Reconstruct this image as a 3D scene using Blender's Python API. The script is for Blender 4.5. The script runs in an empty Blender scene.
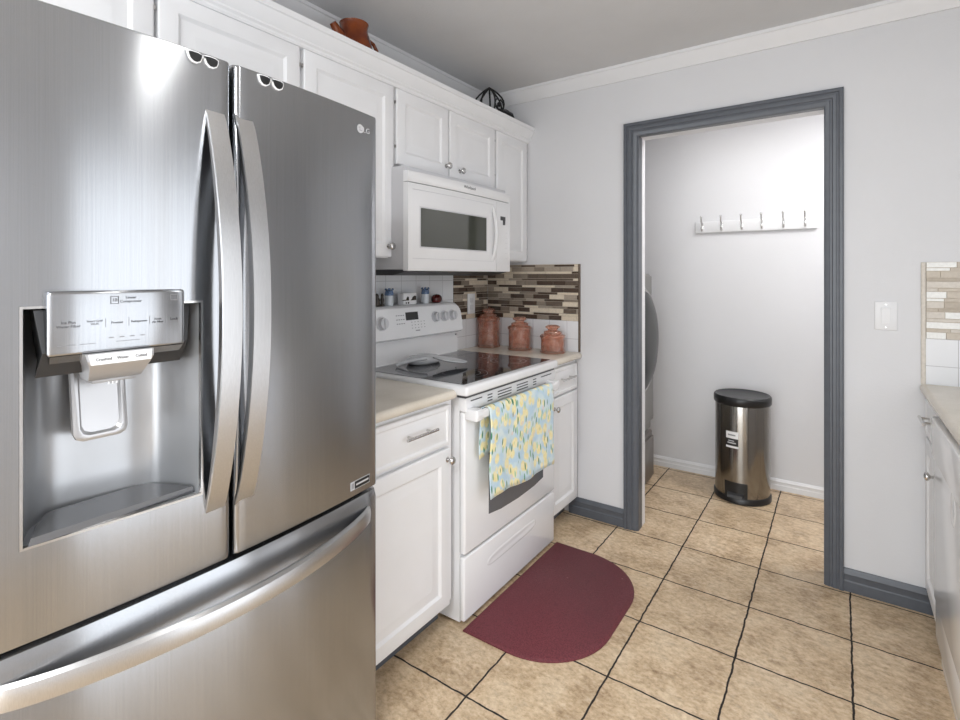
import bpy, bmesh, math, random
from mathutils import Vector, Matrix
random.seed(7)
PI = math.pi
scene = bpy.context.scene
COL = scene.collection

# ------------------------------------------------------------------ camera, world, lights, exposure
cam_d = bpy.data.cameras.new('camera')
cam = bpy.data.objects.new('camera', cam_d); COL.objects.link(cam)
cam_d.sensor_width = 36.0; cam_d.sensor_fit = 'HORIZONTAL'
cam_d.lens = 517.06 * 36.0 / 960.0
cam_d.shift_y = -84.24 / 960.0
cam_d.clip_start = 0.02
cam.location = (0, 0, 1.313)
cam.rotation_euler = (PI / 2, 0, 0.6078)
scene.camera = cam

world = bpy.data.worlds.new('world'); scene.world = world; world.use_nodes = True
world.node_tree.nodes['Background'].inputs[0].default_value = (0.82, 0.90, 1.0, 1)
world.node_tree.nodes['Background'].inputs[1].default_value = 1.0

def area_light(name, loc, rot, sx, sy, watts, color=(1, 1, 1)):
    d = bpy.data.lights.new(name, 'AREA'); d.shape = 'RECTANGLE'; d.size = sx; d.size_y = sy
    d.energy = watts; d.color = color
    o = bpy.data.objects.new(name, d); COL.objects.link(o); o.location = loc; o.rotation_euler = rot
    return o
# daylight coming in at the glazed side door (right wall) and the patio door (rear wall)
area_light('side_door_daylight', (0.87, 1.08, 1.06), (0, PI / 2, 0), 1.96, 1.12, 7.4, (1.0, 0.99, 0.98))
area_light('patio_daylight', (-0.45, -2.52, 1.10), (PI / 2, 0, 0), 2.0, 2.0, 55, (0.95, 0.98, 1.0))
# ceiling fixtures; kitchen rear and laundry side ones are added fill
area_light('kitchen_ceiling_lamp', (-0.30, 0.75, 2.33), (0, 0, 0), 0.60, 0.10, 1.5, (1.0, 0.985, 0.97))
area_light('kitchen_rear_fill', (-0.25, -0.55, 2.33), (0, 0, 0), 0.60, 0.60, 26.0, (0.94, 0.975, 1.0))  # unseen lamp added to brighten the floor and left cabinets
area_light('laundry_ceiling_lamp', (-0.45, 2.94, 2.33), (0, 0, 0), 0.40, 0.40, 3.0, (1.0, 0.99, 0.98))
area_light('laundry_side_fill', (0.45, 2.98, 2.33), (0, 0, 0), 0.40, 0.40, 11.5, (1.0, 0.99, 0.98))  # unseen second lamp added to even out the laundry wall

vs = scene.view_settings
vs.view_transform = 'Standard'; vs.look = 'None'; vs.gamma = 1.0; vs.use_curve_mapping = False
vs.exposure = 0.35

# ------------------------------------------------------------------ materials
def lin(c):
    return tuple(((v / 255) / 12.92 if v / 255 <= 0.04045 else ((v / 255 + 0.055) / 1.055) ** 2.4) for v in c)
def new_mat(name):
    m = bpy.data.materials.new(name); m.use_nodes = True
    return m, m.node_tree.nodes, m.node_tree.links, m.node_tree.nodes['Principled BSDF']
def setp(b, **k):
    names = dict(color='Base Color', rough='Roughness', metal='Metallic', trans='Transmission Weight', ior='IOR',
                 spec='Specular IOR Level', coat='Coat Weight', coatr='Coat Roughness', aniso='Anisotropic', sheen='Sheen Weight', alpha='Alpha')
    for a, v in k.items():
        if a == 'color': v = (*v, 1)
        b.inputs[names[a]].default_value = v
def coords(N, L, scale=(1, 1, 1), loc=(0, 0, 0), kind='Object', rot=(0, 0, 0)):
    t = N.new('ShaderNodeTexCoord'); mp = N.new('ShaderNodeMapping')
    mp.inputs['Scale'].default_value = scale; mp.inputs['Location'].default_value = loc; mp.inputs['Rotation'].default_value = rot
    L.new(t.outputs[kind], mp.inputs['Vector'])
    return mp.outputs['Vector']
def noise(N, L, vec, scale, detail=3, rough=0.5):
    n = N.new('ShaderNodeTexNoise'); n.inputs['Scale'].default_value = scale
    n.inputs['Detail'].default_value = detail; n.inputs['Roughness'].default_value = rough
    L.new(vec, n.inputs['Vector']); return n.outputs['Fac']
def ramp(N, L, fac, stops):
    r = N.new('ShaderNodeValToRGB'); e = r.color_ramp.elements
    while len(e) < len(stops): e.new(0.5)
    for i, (p, c) in enumerate(stops):
        e[i].position = p; e[i].color = (*c, 1)
    L.new(fac, r.inputs['Fac']); return r.outputs['Color']
def bump(N, L, b, fac, strength, dist=0.002):
    bp = N.new('ShaderNodeBump'); bp.inputs['Strength'].default_value = strength; bp.inputs['Distance'].default_value = dist
    L.new(fac, bp.inputs['Height']); L.new(bp.outputs['Normal'], b.inputs['Normal'])
def mixc(N, L, fac, a, b):
    m = N.new('ShaderNodeMix'); m.data_type = 'RGBA'
    if isinstance(fac, float): m.inputs[0].default_value = fac
    else: L.new(fac, m.inputs[0])
    for s, v in ((6, a), (7, b)):
        if isinstance(v, tuple): m.inputs[s].default_value = (*v, 1)
        else: L.new(v, m.inputs[s])
    return m.outputs[2]
def plain(name, color, rough=0.5, var=0.04, scale=12, bmp=0.0, bscale=200, **k):
    """painted / moulded surface: base colour with a faint mottling and an optional fine bump"""
    m, N, L, b = new_mat(name); setp(b, color=color, rough=rough, **k)
    v = coords(N, L)
    if var:
        f = noise(N, L, v, scale)
        lo = tuple(c * (1 - var) for c in color); hi = tuple(min(1, c * (1 + var)) for c in color)
        L.new(ramp(N, L, f, [(0.3, lo), (0.7, hi)]), b.inputs['Base Color'])
    if bmp: bump(N, L, b, noise(N, L, v, bscale, 4), bmp)
    return m
def steel(name, color, rough, aniso=0.8, tangent=(0, 0, 1), stretch=(900, 900, 3)):
    m, N, L, b = new_mat(name); setp(b, color=color, rough=rough, metal=1.0, aniso=aniso)
    if tangent:
        c = N.new('ShaderNodeCombineXYZ')
        for i in range(3): c.inputs[i].default_value = tangent[i]
        L.new(c.outputs[0], b.inputs['Tangent'])
    f = noise(N, L, coords(N, L, stretch), 1.0, 2)
    lo = tuple(x * 0.94 for x in color); hi = tuple(min(1, x * 1.05) for x in color)
    L.new(ramp(N, L, f, [(0.3, lo), (0.7, hi)]), b.inputs['Base Color'])
    return m

M = {}
M['wall'] = plain('wall_paint', (0.66, 0.66, 0.675), 0.6, 0.015, 3, 0.25, 140)
M['ceiling'] = plain('ceiling_paint', (0.63, 0.63, 0.635), 0.8, 0.02, 6, 0.5, 110)
M['trim_white'] = plain('white_trim_paint', (0.74, 0.74, 0.75), 0.4, 0.01)
M['cab'] = plain('white_cabinet_paint', (0.83, 0.83, 0.84), 0.32, 0.01)
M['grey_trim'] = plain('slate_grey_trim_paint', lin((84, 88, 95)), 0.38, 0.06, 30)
M['enamel'] = plain('white_enamel', (0.84, 0.84, 0.85), 0.18, 0.008, coat=0.3)
M['pale_plastic'] = plain('pale_grey_plastic', (0.62, 0.62, 0.64), 0.35, 0.01)
M['steel'] = steel('brushed_stainless', (0.405, 0.415, 0.432), 0.22, 0.88)
M['steel_handle'] = steel('brushed_handle_steel', (0.56, 0.56, 0.565), 0.30, 0.4)
M['steel_can'] = steel('bin_stainless', (0.30, 0.288, 0.268), 0.15, 0.5)
M['fridge_side'] = plain('dark_grey_cabinet_metal', (0.08, 0.08, 0.085), 0.45, 0.03)
M['black'] = plain('black_plastic', (0.012, 0.012, 0.013), 0.35, 0.05)
M['blackish'] = plain('charcoal_plastic', (0.035, 0.035, 0.037), 0.45, 0.05)
M['rubber'] = plain('dark_gasket', (0.02, 0.02, 0.022), 0.6, 0.05)
M['chrome'] = steel('polished_nickel', (0.62, 0.61, 0.60), 0.16, 0.0, None, (40, 40, 40))
M['badge'] = plain('badge_silver_print', (0.50, 0.50, 0.51), 0.4, 0.0)
M['tray'] = plain('dark_silver_tray', (0.13, 0.13, 0.135), 0.25, 0.02, metal=0.5)
M['silver_plastic'] = plain('silver_plastic', (0.50, 0.50, 0.51), 0.28, 0.02, metal=0.6)
M['pocket'] = plain('silver_grey_moulded_plastic', (0.46, 0.47, 0.485), 0.28, 0.02, metal=0.7)
M['grey_plastic'] = plain('grey_plastic', (0.42, 0.42, 0.43), 0.3, 0.02, metal=0.3)
M['dark_glass'] = plain('black_ceramic_glass', (0.022, 0.023, 0.028), 0.06, 0.0, ior=1.9)
M['mw_glass'] = plain('smoked_window_glass', (0.055, 0.058, 0.045), 0.07, 0.0)
M['oven_glass'] = plain('smoked_oven_glass', (0.12, 0.125, 0.14), 0.12, 0.0)
M['washer_glass'] = plain('dark_washer_glass', (0.010, 0.011, 0.010), 0.3, 0.0)
M['ink'] = plain('dark_print', (0.05, 0.05, 0.055), 0.5, 0.0)
M['ink_grey'] = plain('grey_print', (0.28, 0.28, 0.29), 0.5, 0.0)
M['white_print'] = plain('white_print', (0.85, 0.85, 0.86), 0.4, 0.0)
M['spoon'] = plain('grey_glazed_ceramic', (0.60, 0.61, 0.63), 0.2, 0.05, 30)
M['ware'] = plain('white_glazed_ware', (0.68, 0.72, 0.76), 0.2, 0.03)
M['figurine'] = plain('dark_brown_wood', (0.030, 0.020, 0.012), 0.4, 0.3, 60)
M['red_ware'] = plain('dark_red_ware', (0.09, 0.012, 0.010), 0.2, 0.3, 60)
M['iron'] = plain('wrought_iron', (0.008, 0.008, 0.008), 0.5, 0.2, 60)
M['washer'] = plain('graphite_washer_enamel', (0.24, 0.235, 0.22), 0.32, 0.02, metal=0.4)
M['pedestal'] = plain('graphite_pedestal_enamel', (0.17, 0.15, 0.135), 0.3, 0.03, metal=0.3)
M['fixture'] = plain('fixture_white', (0.85, 0.85, 0.85), 0.5, 0.01)

m, N, L, b = new_mat('beige_laminate'); M['counter'] = m; setp(b, rough=0.24, spec=0.5)
v = coords(N, L)
f = noise(N, L, v, 260, 3); g = noise(N, L, v, 5, 3)
c1 = ramp(N, L, f, [(0.3, lin((204, 194, 178))), (0.7, lin((226, 218, 205)))])
c2 = ramp(N, L, g, [(0.35, lin((198, 188, 172))), (0.65, lin((228, 220, 207)))])
L.new(mixc(N, L, 0.5, c1, c2), b.inputs['Base Color'])

# floor: 33 cm beige tiles, thin dark wavy grout
m, N, L, b = new_mat('floor_tile'); M['floor'] = m
v = coords(N, L, (1, 1, 1), (0, 0, 0))
nz = N.new('ShaderNodeTexNoise'); nz.inputs['Scale'].default_value = 22; nz.inputs['Detail'].default_value = 2; L.new(v, nz.inputs['Vector'])
sub = N.new('ShaderNodeVectorMath'); sub.operation = 'SUBTRACT'; sub.inputs[1].default_value = (0.5, 0.5, 0.5); L.new(nz.outputs['Color'], sub.inputs[0])
scl = N.new('ShaderNodeVectorMath'); scl.operation = 'SCALE'; scl.inputs['Scale'].default_value = 0.010; L.new(sub.outputs[0], scl.inputs[0])
add = N.new('ShaderNodeVectorMath'); add.operation = 'ADD'; L.new(v, add.inputs[0]); L.new(scl.outputs[0], add.inputs[1])
off = N.new('ShaderNodeVectorMath'); off.operation = 'ADD'; L.new(add.outputs[0], off.inputs[0])
off.inputs[1].default_value = (-0.0348 + 0.3302 * 20, -2.951 + 0.3302 * 30, 0)
bk = N.new('ShaderNodeTexBrick'); bk.offset = 0.0; bk.squash = 1.0
bk.inputs['Scale'].default_value = 1.0; bk.inputs['Brick Width'].default_value = 0.3302; bk.inputs['Row Height'].default_value = 0.3302
bk.inputs['Mortar Size'].default_value = 0.0036; bk.inputs['Mortar Smooth'].default_value = 0.25; bk.inputs['Bias'].default_value = 0
bk.inputs['Color1'].default_value = (0.0, 0, 0, 1); bk.inputs['Color2'].default_value = (1, 1, 1, 1); bk.inputs['Mortar'].default_value = (0.5, 0.5, 0.5, 1)
L.new(off.outputs[0], bk.inputs['Vector'])
big = noise(N, L, v, 7, 4, 0.6)
med = noise(N, L, coords(N, L, (1, 1.7, 1), rot=(0, 0, 0.5)), 30, 6, 0.72)
cA = ramp(N, L, med, [(0.36, lin((108, 84, 64))), (0.46, lin((176, 149, 121))), (0.55, lin((208, 186, 160))), (0.66, lin((234, 219, 200)))])
cB = ramp(N, L, big, [(0.36, lin((138, 110, 84))), (0.50, lin((202, 177, 150))), (0.66, lin((220, 201, 178)))])
fine = ramp(N, L, noise(N, L, v, 75, 5, 0.7), [(0.36, lin((140, 116, 97))), (0.5, lin((206, 185, 162))), (0.66, lin((226, 209, 190)))])
tile = mixc(N, L, 0.28, mixc(N, L, 0.52, cA, cB), fine)
var = N.new('ShaderNodeHueSaturation'); var.inputs['Saturation'].default_value = 1.12; var.inputs['Hue'].default_value = 0.506; L.new(tile, var.inputs['Color'])
mr = N.new('ShaderNodeMapRange'); mr.inputs[3].default_value = 1.02; mr.inputs[4].default_value = 1.12
L.new(bk.outputs['Color'], mr.inputs[0]); L.new(mr.outputs[0], var.inputs['Value'])
L.new(mixc(N, L, bk.outputs['Fac'], var.outputs[0], lin((40, 33, 30))), b.inputs['Base Color'])
rr = N.new('ShaderNodeMapRange'); rr.inputs[3].default_value = 0.36; rr.inputs[4].default_value = 0.8
L.new(bk.outputs['Fac'], rr.inputs[0]); L.new(rr.outputs[0], b.inputs['Roughness'])
inv = N.new('ShaderNodeMath'); inv.operation = 'SUBTRACT'; inv.inputs[0].default_value = 1.0; L.new(bk.outputs['Fac'], inv.inputs[1])
bump(N, L, b, inv.outputs[0], 0.6, 0.002)

# plain white wall tiles (10.8 cm squares); axis picks the plane
def white_tile(name, axis, color=(0.80, 0.81, 0.83)):
    m, N, L, b = new_mat(name); setp(b, rough=0.15)
    t = N.new('ShaderNodeTexCoord'); s = N.new('ShaderNodeSeparateXYZ'); c = N.new('ShaderNodeCombineXYZ')
    L.new(t.outputs['Object'], s.inputs[0])
    L.new(s.outputs['Y' if axis == 'x' else 'X'], c.inputs[0]); L.new(s.outputs['Z'], c.inputs[1])
    o = N.new('ShaderNodeVectorMath'); o.operation = 'ADD'; o.inputs[1].default_value = (5 * 0.108 + 1.79, 10 * 0.108 - 0.963, 0); L.new(c.outputs[0], o.inputs[0])
    bk = N.new('ShaderNodeTexBrick'); bk.offset = 0; bk.squash = 1
    bk.inputs['Scale'].default_value = 1; bk.inputs['Brick Width'].default_value = 0.108; bk.inputs['Row Height'].default_value = 0.108
    bk.inputs['Mortar Size'].default_value = 0.0012; bk.inputs['Mortar Smooth'].default_value = 0.1
    bk.inputs['Color1'].default_value = (*color, 1); bk.inputs['Color2'].default_value = (*[x * 0.97 for x in color], 1)
    bk.inputs['Mortar'].default_value = (0.48, 0.48, 0.50, 1)
    L.new(o.outputs[0], bk.inputs['Vector']); L.new(bk.outputs['Color'], b.inputs['Base Color'])
    return m
M['tile_x'] = white_tile('white_tile_side', 'x'); M['tile_y'] = white_tile('white_tile_back', 'y')
for i, c in enumerate([(78, 64, 54), (138, 126, 113), (216, 203, 183), (100, 87, 76), (166, 154, 140)]):
    M['mos%d' % i] = plain('mosaic_%s' % ('espresso', 'taupe', 'cream', 'cocoa', 'stone')[i], lin(c), 0.14 if i != 2 else 0.3, 0.10, 90)
for i, c in enumerate([(196, 186, 172), (236, 236, 233), (180, 169, 154), (208, 201, 191)]):
    M['pal%d' % i] = plain('pale_mosaic_%s' % ('sand', 'white', 'tan', 'beige')[i], lin(c), 0.12, 0.06, 90)
M['grout'] = plain('mosaic_grout', lin((190, 178, 162)), 0.8, 0.05, 60)

# amber pressed glass
m, N, L, b = new_mat('amber_pressed_glass'); M['amber'] = m
setp(b, color=(0.80, 0.34, 0.20), rough=0.06, trans=0.78, ior=1.45, spec=0.7)
w = N.new('ShaderNodeTexVoronoi'); w.inputs['Scale'].default_value = 38
L.new(coords(N, L, (1, 1, 0.7), kind='Object'), w.inputs['Vector']); bump(N, L, b, w.outputs['Distance'], 0.8, 0.006)
L.new(ramp(N, L, w.outputs['Distance'], [(0.1, (0.84, 0.36, 0.24)), (0.7, (0.97, 0.62, 0.48))]), b.inputs['Base Color'])
# orange glazed pottery
m, N, L, b = new_mat('burnt_orange_glaze'); M['pottery'] = m; setp(b, rough=0.22)
L.new(ramp(N, L, noise(N, L, coords(N, L), 14, 4), [(0.3, (0.09, 0.014, 0.004)), (0.55, (0.20, 0.040, 0.006)), (0.8, (0.25, 0.070, 0.014))]), b.inputs['Base Color'])
# burgundy mat
m, N, L, b = new_mat('burgundy_vinyl_mat'); M['mat'] = m; setp(b, rough=0.5)
v = coords(N, L)
base = ramp(N, L, noise(N, L, v, 220, 4, 0.7), [(0.35, lin((84, 30, 38))), (0.65, lin((116, 52, 60)))])
vo = N.new('ShaderNodeTexVoronoi'); vo.inputs['Scale'].default_value = 9; L.new(v, vo.inputs['Vector'])
L.new(mixc(N, L, ramp(N, L, vo.outputs['Distance'], [(0.02, (0.5, 0.5, 0.5)), (0.045, (0, 0, 0))]), base, lin((170, 140, 135))), b.inputs['Base Color'])
bump(N, L, b, noise(N, L, v, 320, 3), 0.5, 0.002)
# lemon print towel
m, N, L, b = new_mat('lemon_print_cloth'); M['towel'] = m; setp(b, rough=0.9, sheen=0.2)
t = N.new('ShaderNodeTexCoord'); sp = N.new('ShaderNodeSeparateXYZ'); cb = N.new('ShaderNodeCombineXYZ')
L.new(t.outputs['UV'], sp.inputs[0]); L.new(sp.outputs[0], cb.inputs[0]); L.new(sp.outputs[1], cb.inputs[1])
def vor(scale, loc, sc=(1, 1, 1), rnd=0.75, rot=0.0):
    mp = N.new('ShaderNodeMapping'); mp.inputs['Location'].default_value = loc; mp.inputs['Scale'].default_value = sc; mp.inputs['Rotation'].default_value = (0, 0, rot)
    L.new(cb.outputs[0], mp.inputs[0]); q = N.new('ShaderNodeTexVoronoi'); q.inputs['Scale'].default_value = scale
    q.inputs['Randomness'].default_value = rnd; L.new(mp.outputs[0], q.inputs['Vector']); return q
blue = ramp(N, L, noise(N, L, cb.outputs[0], 18, 2), [(0.40, lin((188, 213, 228))), (0.60, lin((214, 228, 230)))])
ye = vor(26, (0, 0, 0), (1, 0.8, 1), 0.75, 0.5)
yc = ramp(N, L, noise(N, L, cb.outputs[0], 60, 3), [(0.35, lin((238, 224, 158))), (0.65, lin((243, 235, 195)))])
c = mixc(N, L, ramp(N, L, ye.outputs['Distance'], [(0.42, (1, 1, 1)), (0.52, (0, 0, 0))]), blue, yc)
pk = vor(20, (3.3, 1.7, 0), rnd=0.9)
c = mixc(N, L, ramp(N, L, pk.outputs['Distance'], [(0.16, (0.75, 0.75, 0.75)), (0.22, (0, 0, 0))]), c, lin((226, 208, 200)))
for lc, ro, col in (((0.37, 0.21, 0), 0.7, (80, 150, 112)), ((0.11, 0.63, 0), -0.5, (48, 120, 84)), ((0.71, 0.13, 0), 1.2, (160, 200, 160))):
    le = vor(15, lc, (3.4, 0.9, 1), 0.9, ro)
    c = mixc(N, L, ramp(N, L, le.outputs['Distance'], [(0.18, (1, 1, 1)), (0.24, (0, 0, 0))]), c, lin(col))
L.new(c, b.inputs['Base Color']); bump(N, L, b, noise(N, L, cb.outputs[0], 500, 2), 0.2, 0.001)
# shaker with blue painted top, printed box
M['blue_paint'] = plain('blue_painted_glaze', lin((92, 116, 150)), 0.25, 0.5, 160)
m, N, L, b = new_mat('printed_box_card'); M['card'] = m; setp(b, rough=0.5)
L.new(ramp(N, L, noise(N, L, coords(N, L), 40, 1), [(0.42, lin((60, 40, 28))), (0.47, lin((222, 206, 192)))]), b.inputs['Base Color'])
# window glass
m, N, L, b = new_mat('window_glass'); M['glass'] = m; setp(b, color=(1, 1, 1), rough=0.0, trans=1.0, ior=1.02)
# diffuser of lamps (lit; also used on the added fill fixtures)
m, N, L, b = new_mat('lamp_diffuser'); M['lamp'] = m
b.inputs['Emission Color'].default_value = (1, 0.985, 0.97, 1); b.inputs['Emission Strength'].default_value = 2.0; setp(b, color=(0.8, 0.8, 0.8))

# ------------------------------------------------------------------ mesh helpers (world coordinates)
ORG = {}
class MB:
    def __init__(s): s.bm = bmesh.new(); s.mi = 0
    def _tag(s, faces):
        for f in faces: f.material_index = s.mi
    def box(s, x0, x1, y0, y1, z0, z1, bev=0.0, seg=2):
        t = bmesh.new()
        bmesh.ops.create_cube(t, size=1)
        for v in t.verts: v.co = ((x0 + x1) / 2 + v.co.x * (x1 - x0), (y0 + y1) / 2 + v.co.y * (y1 - y0), (z0 + z1) / 2 + v.co.z * (z1 - z0))
        if bev: bmesh.ops.bevel(t, geom=t.edges[:], offset=bev, segments=seg, profile=0.5, affect='EDGES')
        return s.merge(t)
    def merge(s, t, mat=None):
        mp = {}
        for v in t.verts: mp[v] = s.bm.verts.new(mat @ v.co if mat else v.co)
        fs = []
        for f in t.faces:
            try: nf = s.bm.faces.new([mp[v] for v in f.verts])
            except ValueError: continue
            nf.material_index = s.mi; fs.append(nf)
        t.free(); return s
    def face(s, pts):
        f = s.bm.faces.new([s.bm.verts.new(p) for p in pts]); f.material_index = s.mi; return f
    def loft(s, rings, closed=True, cap0=True, cap1=True):
        R = [[s.bm.verts.new(p) for p in r] for r in rings]
        n = len(R[0])
        for a, b in zip(R, R[1:]):
            for i in range(n if closed else n - 1):
                j = (i + 1) % n
                f = s.bm.faces.new((a[i], a[j], b[j], b[i])); f.material_index = s.mi
        if closed:
            if cap0: s._tag([s.bm.faces.new(R[0][::-1])])
            if cap1: s._tag([s.bm.faces.new(R[-1])])
        return s
    def lathe(s, c, prof, seg=32, a=1.0, b=1.0, rib=0, ribd=0.0):
        rings = []
        for r, z in prof:
            ring = []
            for k in range(seg):
                t = 2 * PI * k / seg; rr = r * (1 + (ribd * math.cos(rib * t) if rib else 0))
                ring.append((c[0] + a * rr * math.cos(t), c[1] + b * rr * math.sin(t), c[2] + z))
            rings.append(ring)
        return s.loft(rings)
    def tube(s, pts, r, seg=8, radii=None):
        pts = [Vector(p) for p in pts]; rings = []; prev = None
        for i, p in enumerate(pts):
            d = (pts[min(i + 1, len(pts) - 1)] - pts[max(i - 1, 0)]).normalized()
            if prev is None:
                up = Vector((0, 0, 1)) if abs(d.z) < 0.9 else Vector((1, 0, 0)); n = d.cross(up).normalized()
            else: n = (prev - d * prev.dot(d)).normalized()
            prev = n; bn = d.cross(n); rr = radii[i] if radii else r
            rings.append([p + rr * (math.cos(2 * PI * k / seg) * n + math.sin(2 * PI * k / seg) * bn) for k in range(seg)])
        return s.loft(rings)
    def cyl(s, p0, p1, r, seg=20, r1=None): return s.tube([p0, p1], r, seg, [r, r if r1 is None else r1])
    def sphere(s, c, r, sc=(1, 1, 1), u=16, v=10):
        t = bmesh.new(); bmesh.ops.create_uvsphere(t, u_segments=u, v_segments=v, radius=r)
        return s.merge(t, Matrix.Translation(c) @ Matrix.Diagonal((*sc, 1)))
    def build(s, name, mats, parent=None, smooth=35, kind=None):
        bmesh.ops.recalc_face_normals(s.bm, faces=s.bm.faces[:])
        me = bpy.data.meshes.new(name); s.bm.to_mesh(me); s.bm.free()
        for m in (mats if isinstance(mats, (list, tuple)) else [mats]): me.materials.append(m)
        if smooth:
            me.shade_smooth(); me.set_sharp_from_angle(angle=math.radians(smooth))
        return link(name, me, parent, kind)
def link(name, me, parent=None, kind=None):
    o = bpy.data.objects.new(name, me); COL.objects.link(o)
    if parent is not None:
        og = ORG[parent.name]; me.transform(Matrix.Translation(-og)); o.parent = parent; ORG[o.name] = og
    else: ORG[o.name] = Vector((0, 0, 0))
    if kind: o['kind'] = kind
    return o
def thing(name, label, cat, loc, group=None):
    o = bpy.data.objects.new(name, None); COL.objects.link(o); o.location = loc; o.empty_display_size = 0.05
    ORG[o.name] = Vector(loc); o['label'] = label; o['category'] = cat
    if group: o['group'] = group
    return o
def tag(o, label, cat, group=None):
    """a thing that is a single mesh: put its origin at its base"""
    me = o.data; xs = [v.co for v in me.vertices]
    c = Vector((sum(p.x for p in xs) / len(xs), sum(p.y for p in xs) / len(xs), min(p.z for p in xs)))
    me.transform(Matrix.Translation(-c)); o.location = c; ORG[o.name] = c
    o['label'] = label; o['category'] = cat
    if group: o['group'] = group
    return o
FACE_X = Matrix(((0, 0, 1, 0), (1, 0, 0, 0), (0, 1, 0, 0), (0, 0, 0, 1)))       # text read by someone looking along -x
FACE_NY = Matrix(((1, 0, 0, 0), (0, 0, -1, 0), (0, 1, 0, 0), (0, 0, 0, 1)))     # text read by someone looking along +y
def text(body, size, pos, mat, parent, frame=FACE_X, name='lettering', align='CENTER', tilt=0.0, wx=1.0):
    cu = bpy.data.curves.new(name, 'FONT'); cu.body = body; cu.size = size; cu.align_x = align; cu.align_y = 'CENTER'; cu.extrude = 0.0002
    to = bpy.data.objects.new('tmp', cu); COL.objects.link(to)
    me = bpy.data.meshes.new_from_object(to); bpy.data.objects.remove(to); bpy.data.curves.remove(cu)
    me.name = name
    me.transform(Matrix.Translation(pos) @ frame @ Matrix.Rotation(tilt, 4, 'X') @ Matrix.Diagonal((wx, 1, 1, 1)))
    me.materials.clear(); me.materials.append(mat)
    return link(name, me, parent)

def panel(mb, y0, y1, z0, z1, xf, t=0.019, sgn=1, fr=0.055, raised=True):
    """raised-panel cabinet front in a plane x = const; xf is the outer face, sgn the way it faces"""
    lv = [(0, -t), (0, -0.004), (0.003, -0.001), (0.006, 0)]
    if raised: lv += [(fr - 0.004, 0), (fr + 0.002, -0.005), (fr + 0.006, -0.0075), (fr + 0.012, -0.0075), (fr + 0.040, -0.0015), (fr + 0.046, -0.0015)]
    else: lv += [(0.014, 0), (0.020, -0.004), (0.026, -0.004), (0.040, -0.0005)]
    rings = []
    for i, d in lv:
        r = [(xf + sgn * d, y0 + i, z0 + i), (xf + sgn * d, y1 - i, z0 + i), (xf + sgn * d, y1 - i, z1 - i), (xf + sgn * d, y0 + i, z1 - i)]
        rings.append(r)
    mb.loft(rings)
    return mb
def knob(parent, x, y, z, sgn=1, name='knob'):
    mb = MB()
    prof = [(0.010, 0.0), (0.010, 0.002), (0.0055, 0.004), (0.005, 0.012), (0.009, 0.016), (0.0145, 0.020), (0.0155, 0.024), (0.013, 0.029), (0.007, 0.0315), (0.001, 0.032)]
    rings = [[(x + sgn * h, y + r * math.cos(2 * PI * k / 20), z + r * math.sin(2 * PI * k / 20)) for k in range(20)] for r, h in prof]
    mb.loft(rings); return mb.build(name, M['chrome'], parent, 50)
def pull(parent, x, yc, z, length, sgn=1):
    mb = MB(); h = length / 2
    mb.cyl((x + sgn * 0.026, yc - h, z), (x + sgn * 0.026, yc + h, z), 0.0055, 14)
    for s in (-1, 1): mb.cyl((x, yc + s * h * 0.62, z), (x + sgn * 0.026, yc + s * h * 0.62, z), 0.0045, 12)
    return mb.build('handle', M['chrome'], parent, 50)

# ------------------------------------------------------------------ the setting
XL, YB, ZC, XR, YR, YLB = -1.79, 2.653, 2.405, 0.885, -2.6, 3.655
T = 0.10
mb = MB(); mb.box(XL - 0.1, XR + 0.1, YR - 0.1, YLB + 0.1, -0.08, 0); mb.build('floor', M['floor'], None, 0, 'structure')
mb = MB(); mb.box(XL - 0.1, XR + 0.1, YR - 0.1, YLB + 0.1, ZC, ZC + 0.08); mb.build('ceiling', M['ceiling'], None, 0, 'structure')
mb = MB(); mb.box(XL - 0.1, XL, YR - 0.1, YLB + 0.1, 0, ZC); mb.build('wall_left', M['wall'], None, 0, 'structure')
DX0, DX1, DZ = -0.853, -0.051, 2.035       # doorway opening
mb = MB(); mb.box(XL, DX0, YB, YB + T, 0, ZC); mb.box(DX1, XR, YB, YB + T, 0, ZC); mb.box(DX0, DX1, YB, YB + T, DZ, ZC)
mb.build('wall_back', M['wall'], None, 0, 'structure')
mb = MB(); mb.box(XL, XR, YLB, YLB + 0.1, 0, ZC); mb.build('wall_laundry_back', M['wall'], None, 0, 'structure')
# right wall with the glazed side door, rear wall with the patio door
WY0, WY1, WZ0, WZ1 = 0.50, 1.66, 0.04, 2.08
mb = MB()
mb.box(XR, XR + 0.1, YR, WY0, 0, ZC); mb.box(XR, XR + 0.1, WY1, YLB, 0, ZC); mb.box(XR, XR + 0.1, WY0, WY1, 0, WZ0); mb.box(XR, XR + 0.1, WY0, WY1, WZ1, ZC)
mb.build('wall_right', M['wall'], None, 0, 'structure')
PX0, PX1, PZ1 = -1.45, 0.55, 2.05
mb = MB()
mb.box(XL, PX0, YR - 0.1, YR, 0, ZC); mb.box(PX1, XR, YR - 0.1, YR, 0, ZC); mb.box(PX0, PX1, YR - 0.1, YR, PZ1, ZC)
mb.build('wall_rear', M['wall'], None, 0, 'structure')
mb = MB()
for a in (WY0, (WY0 + WY1) / 2 - 0.02, WY1 - 0.04): mb.box(XR + 0.03, XR + 0.07, a, a + 0.04, WZ0, WZ1)
for a in (WZ0, WZ1 - 0.04): mb.box(XR + 0.03, XR + 0.07, WY0, WY1, a, a + 0.04)
win = mb.build('door_2', M['trim_white'], None, 0, 'structure')
mb = MB(); mb.box(XR + 0.048, XR + 0.052, WY0 + 0.04, WY1 - 0.04, WZ0 + 0.04, WZ1 - 0.04); mb.build('door_pane', M['glass'], win, 0)
mb = MB()
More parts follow.
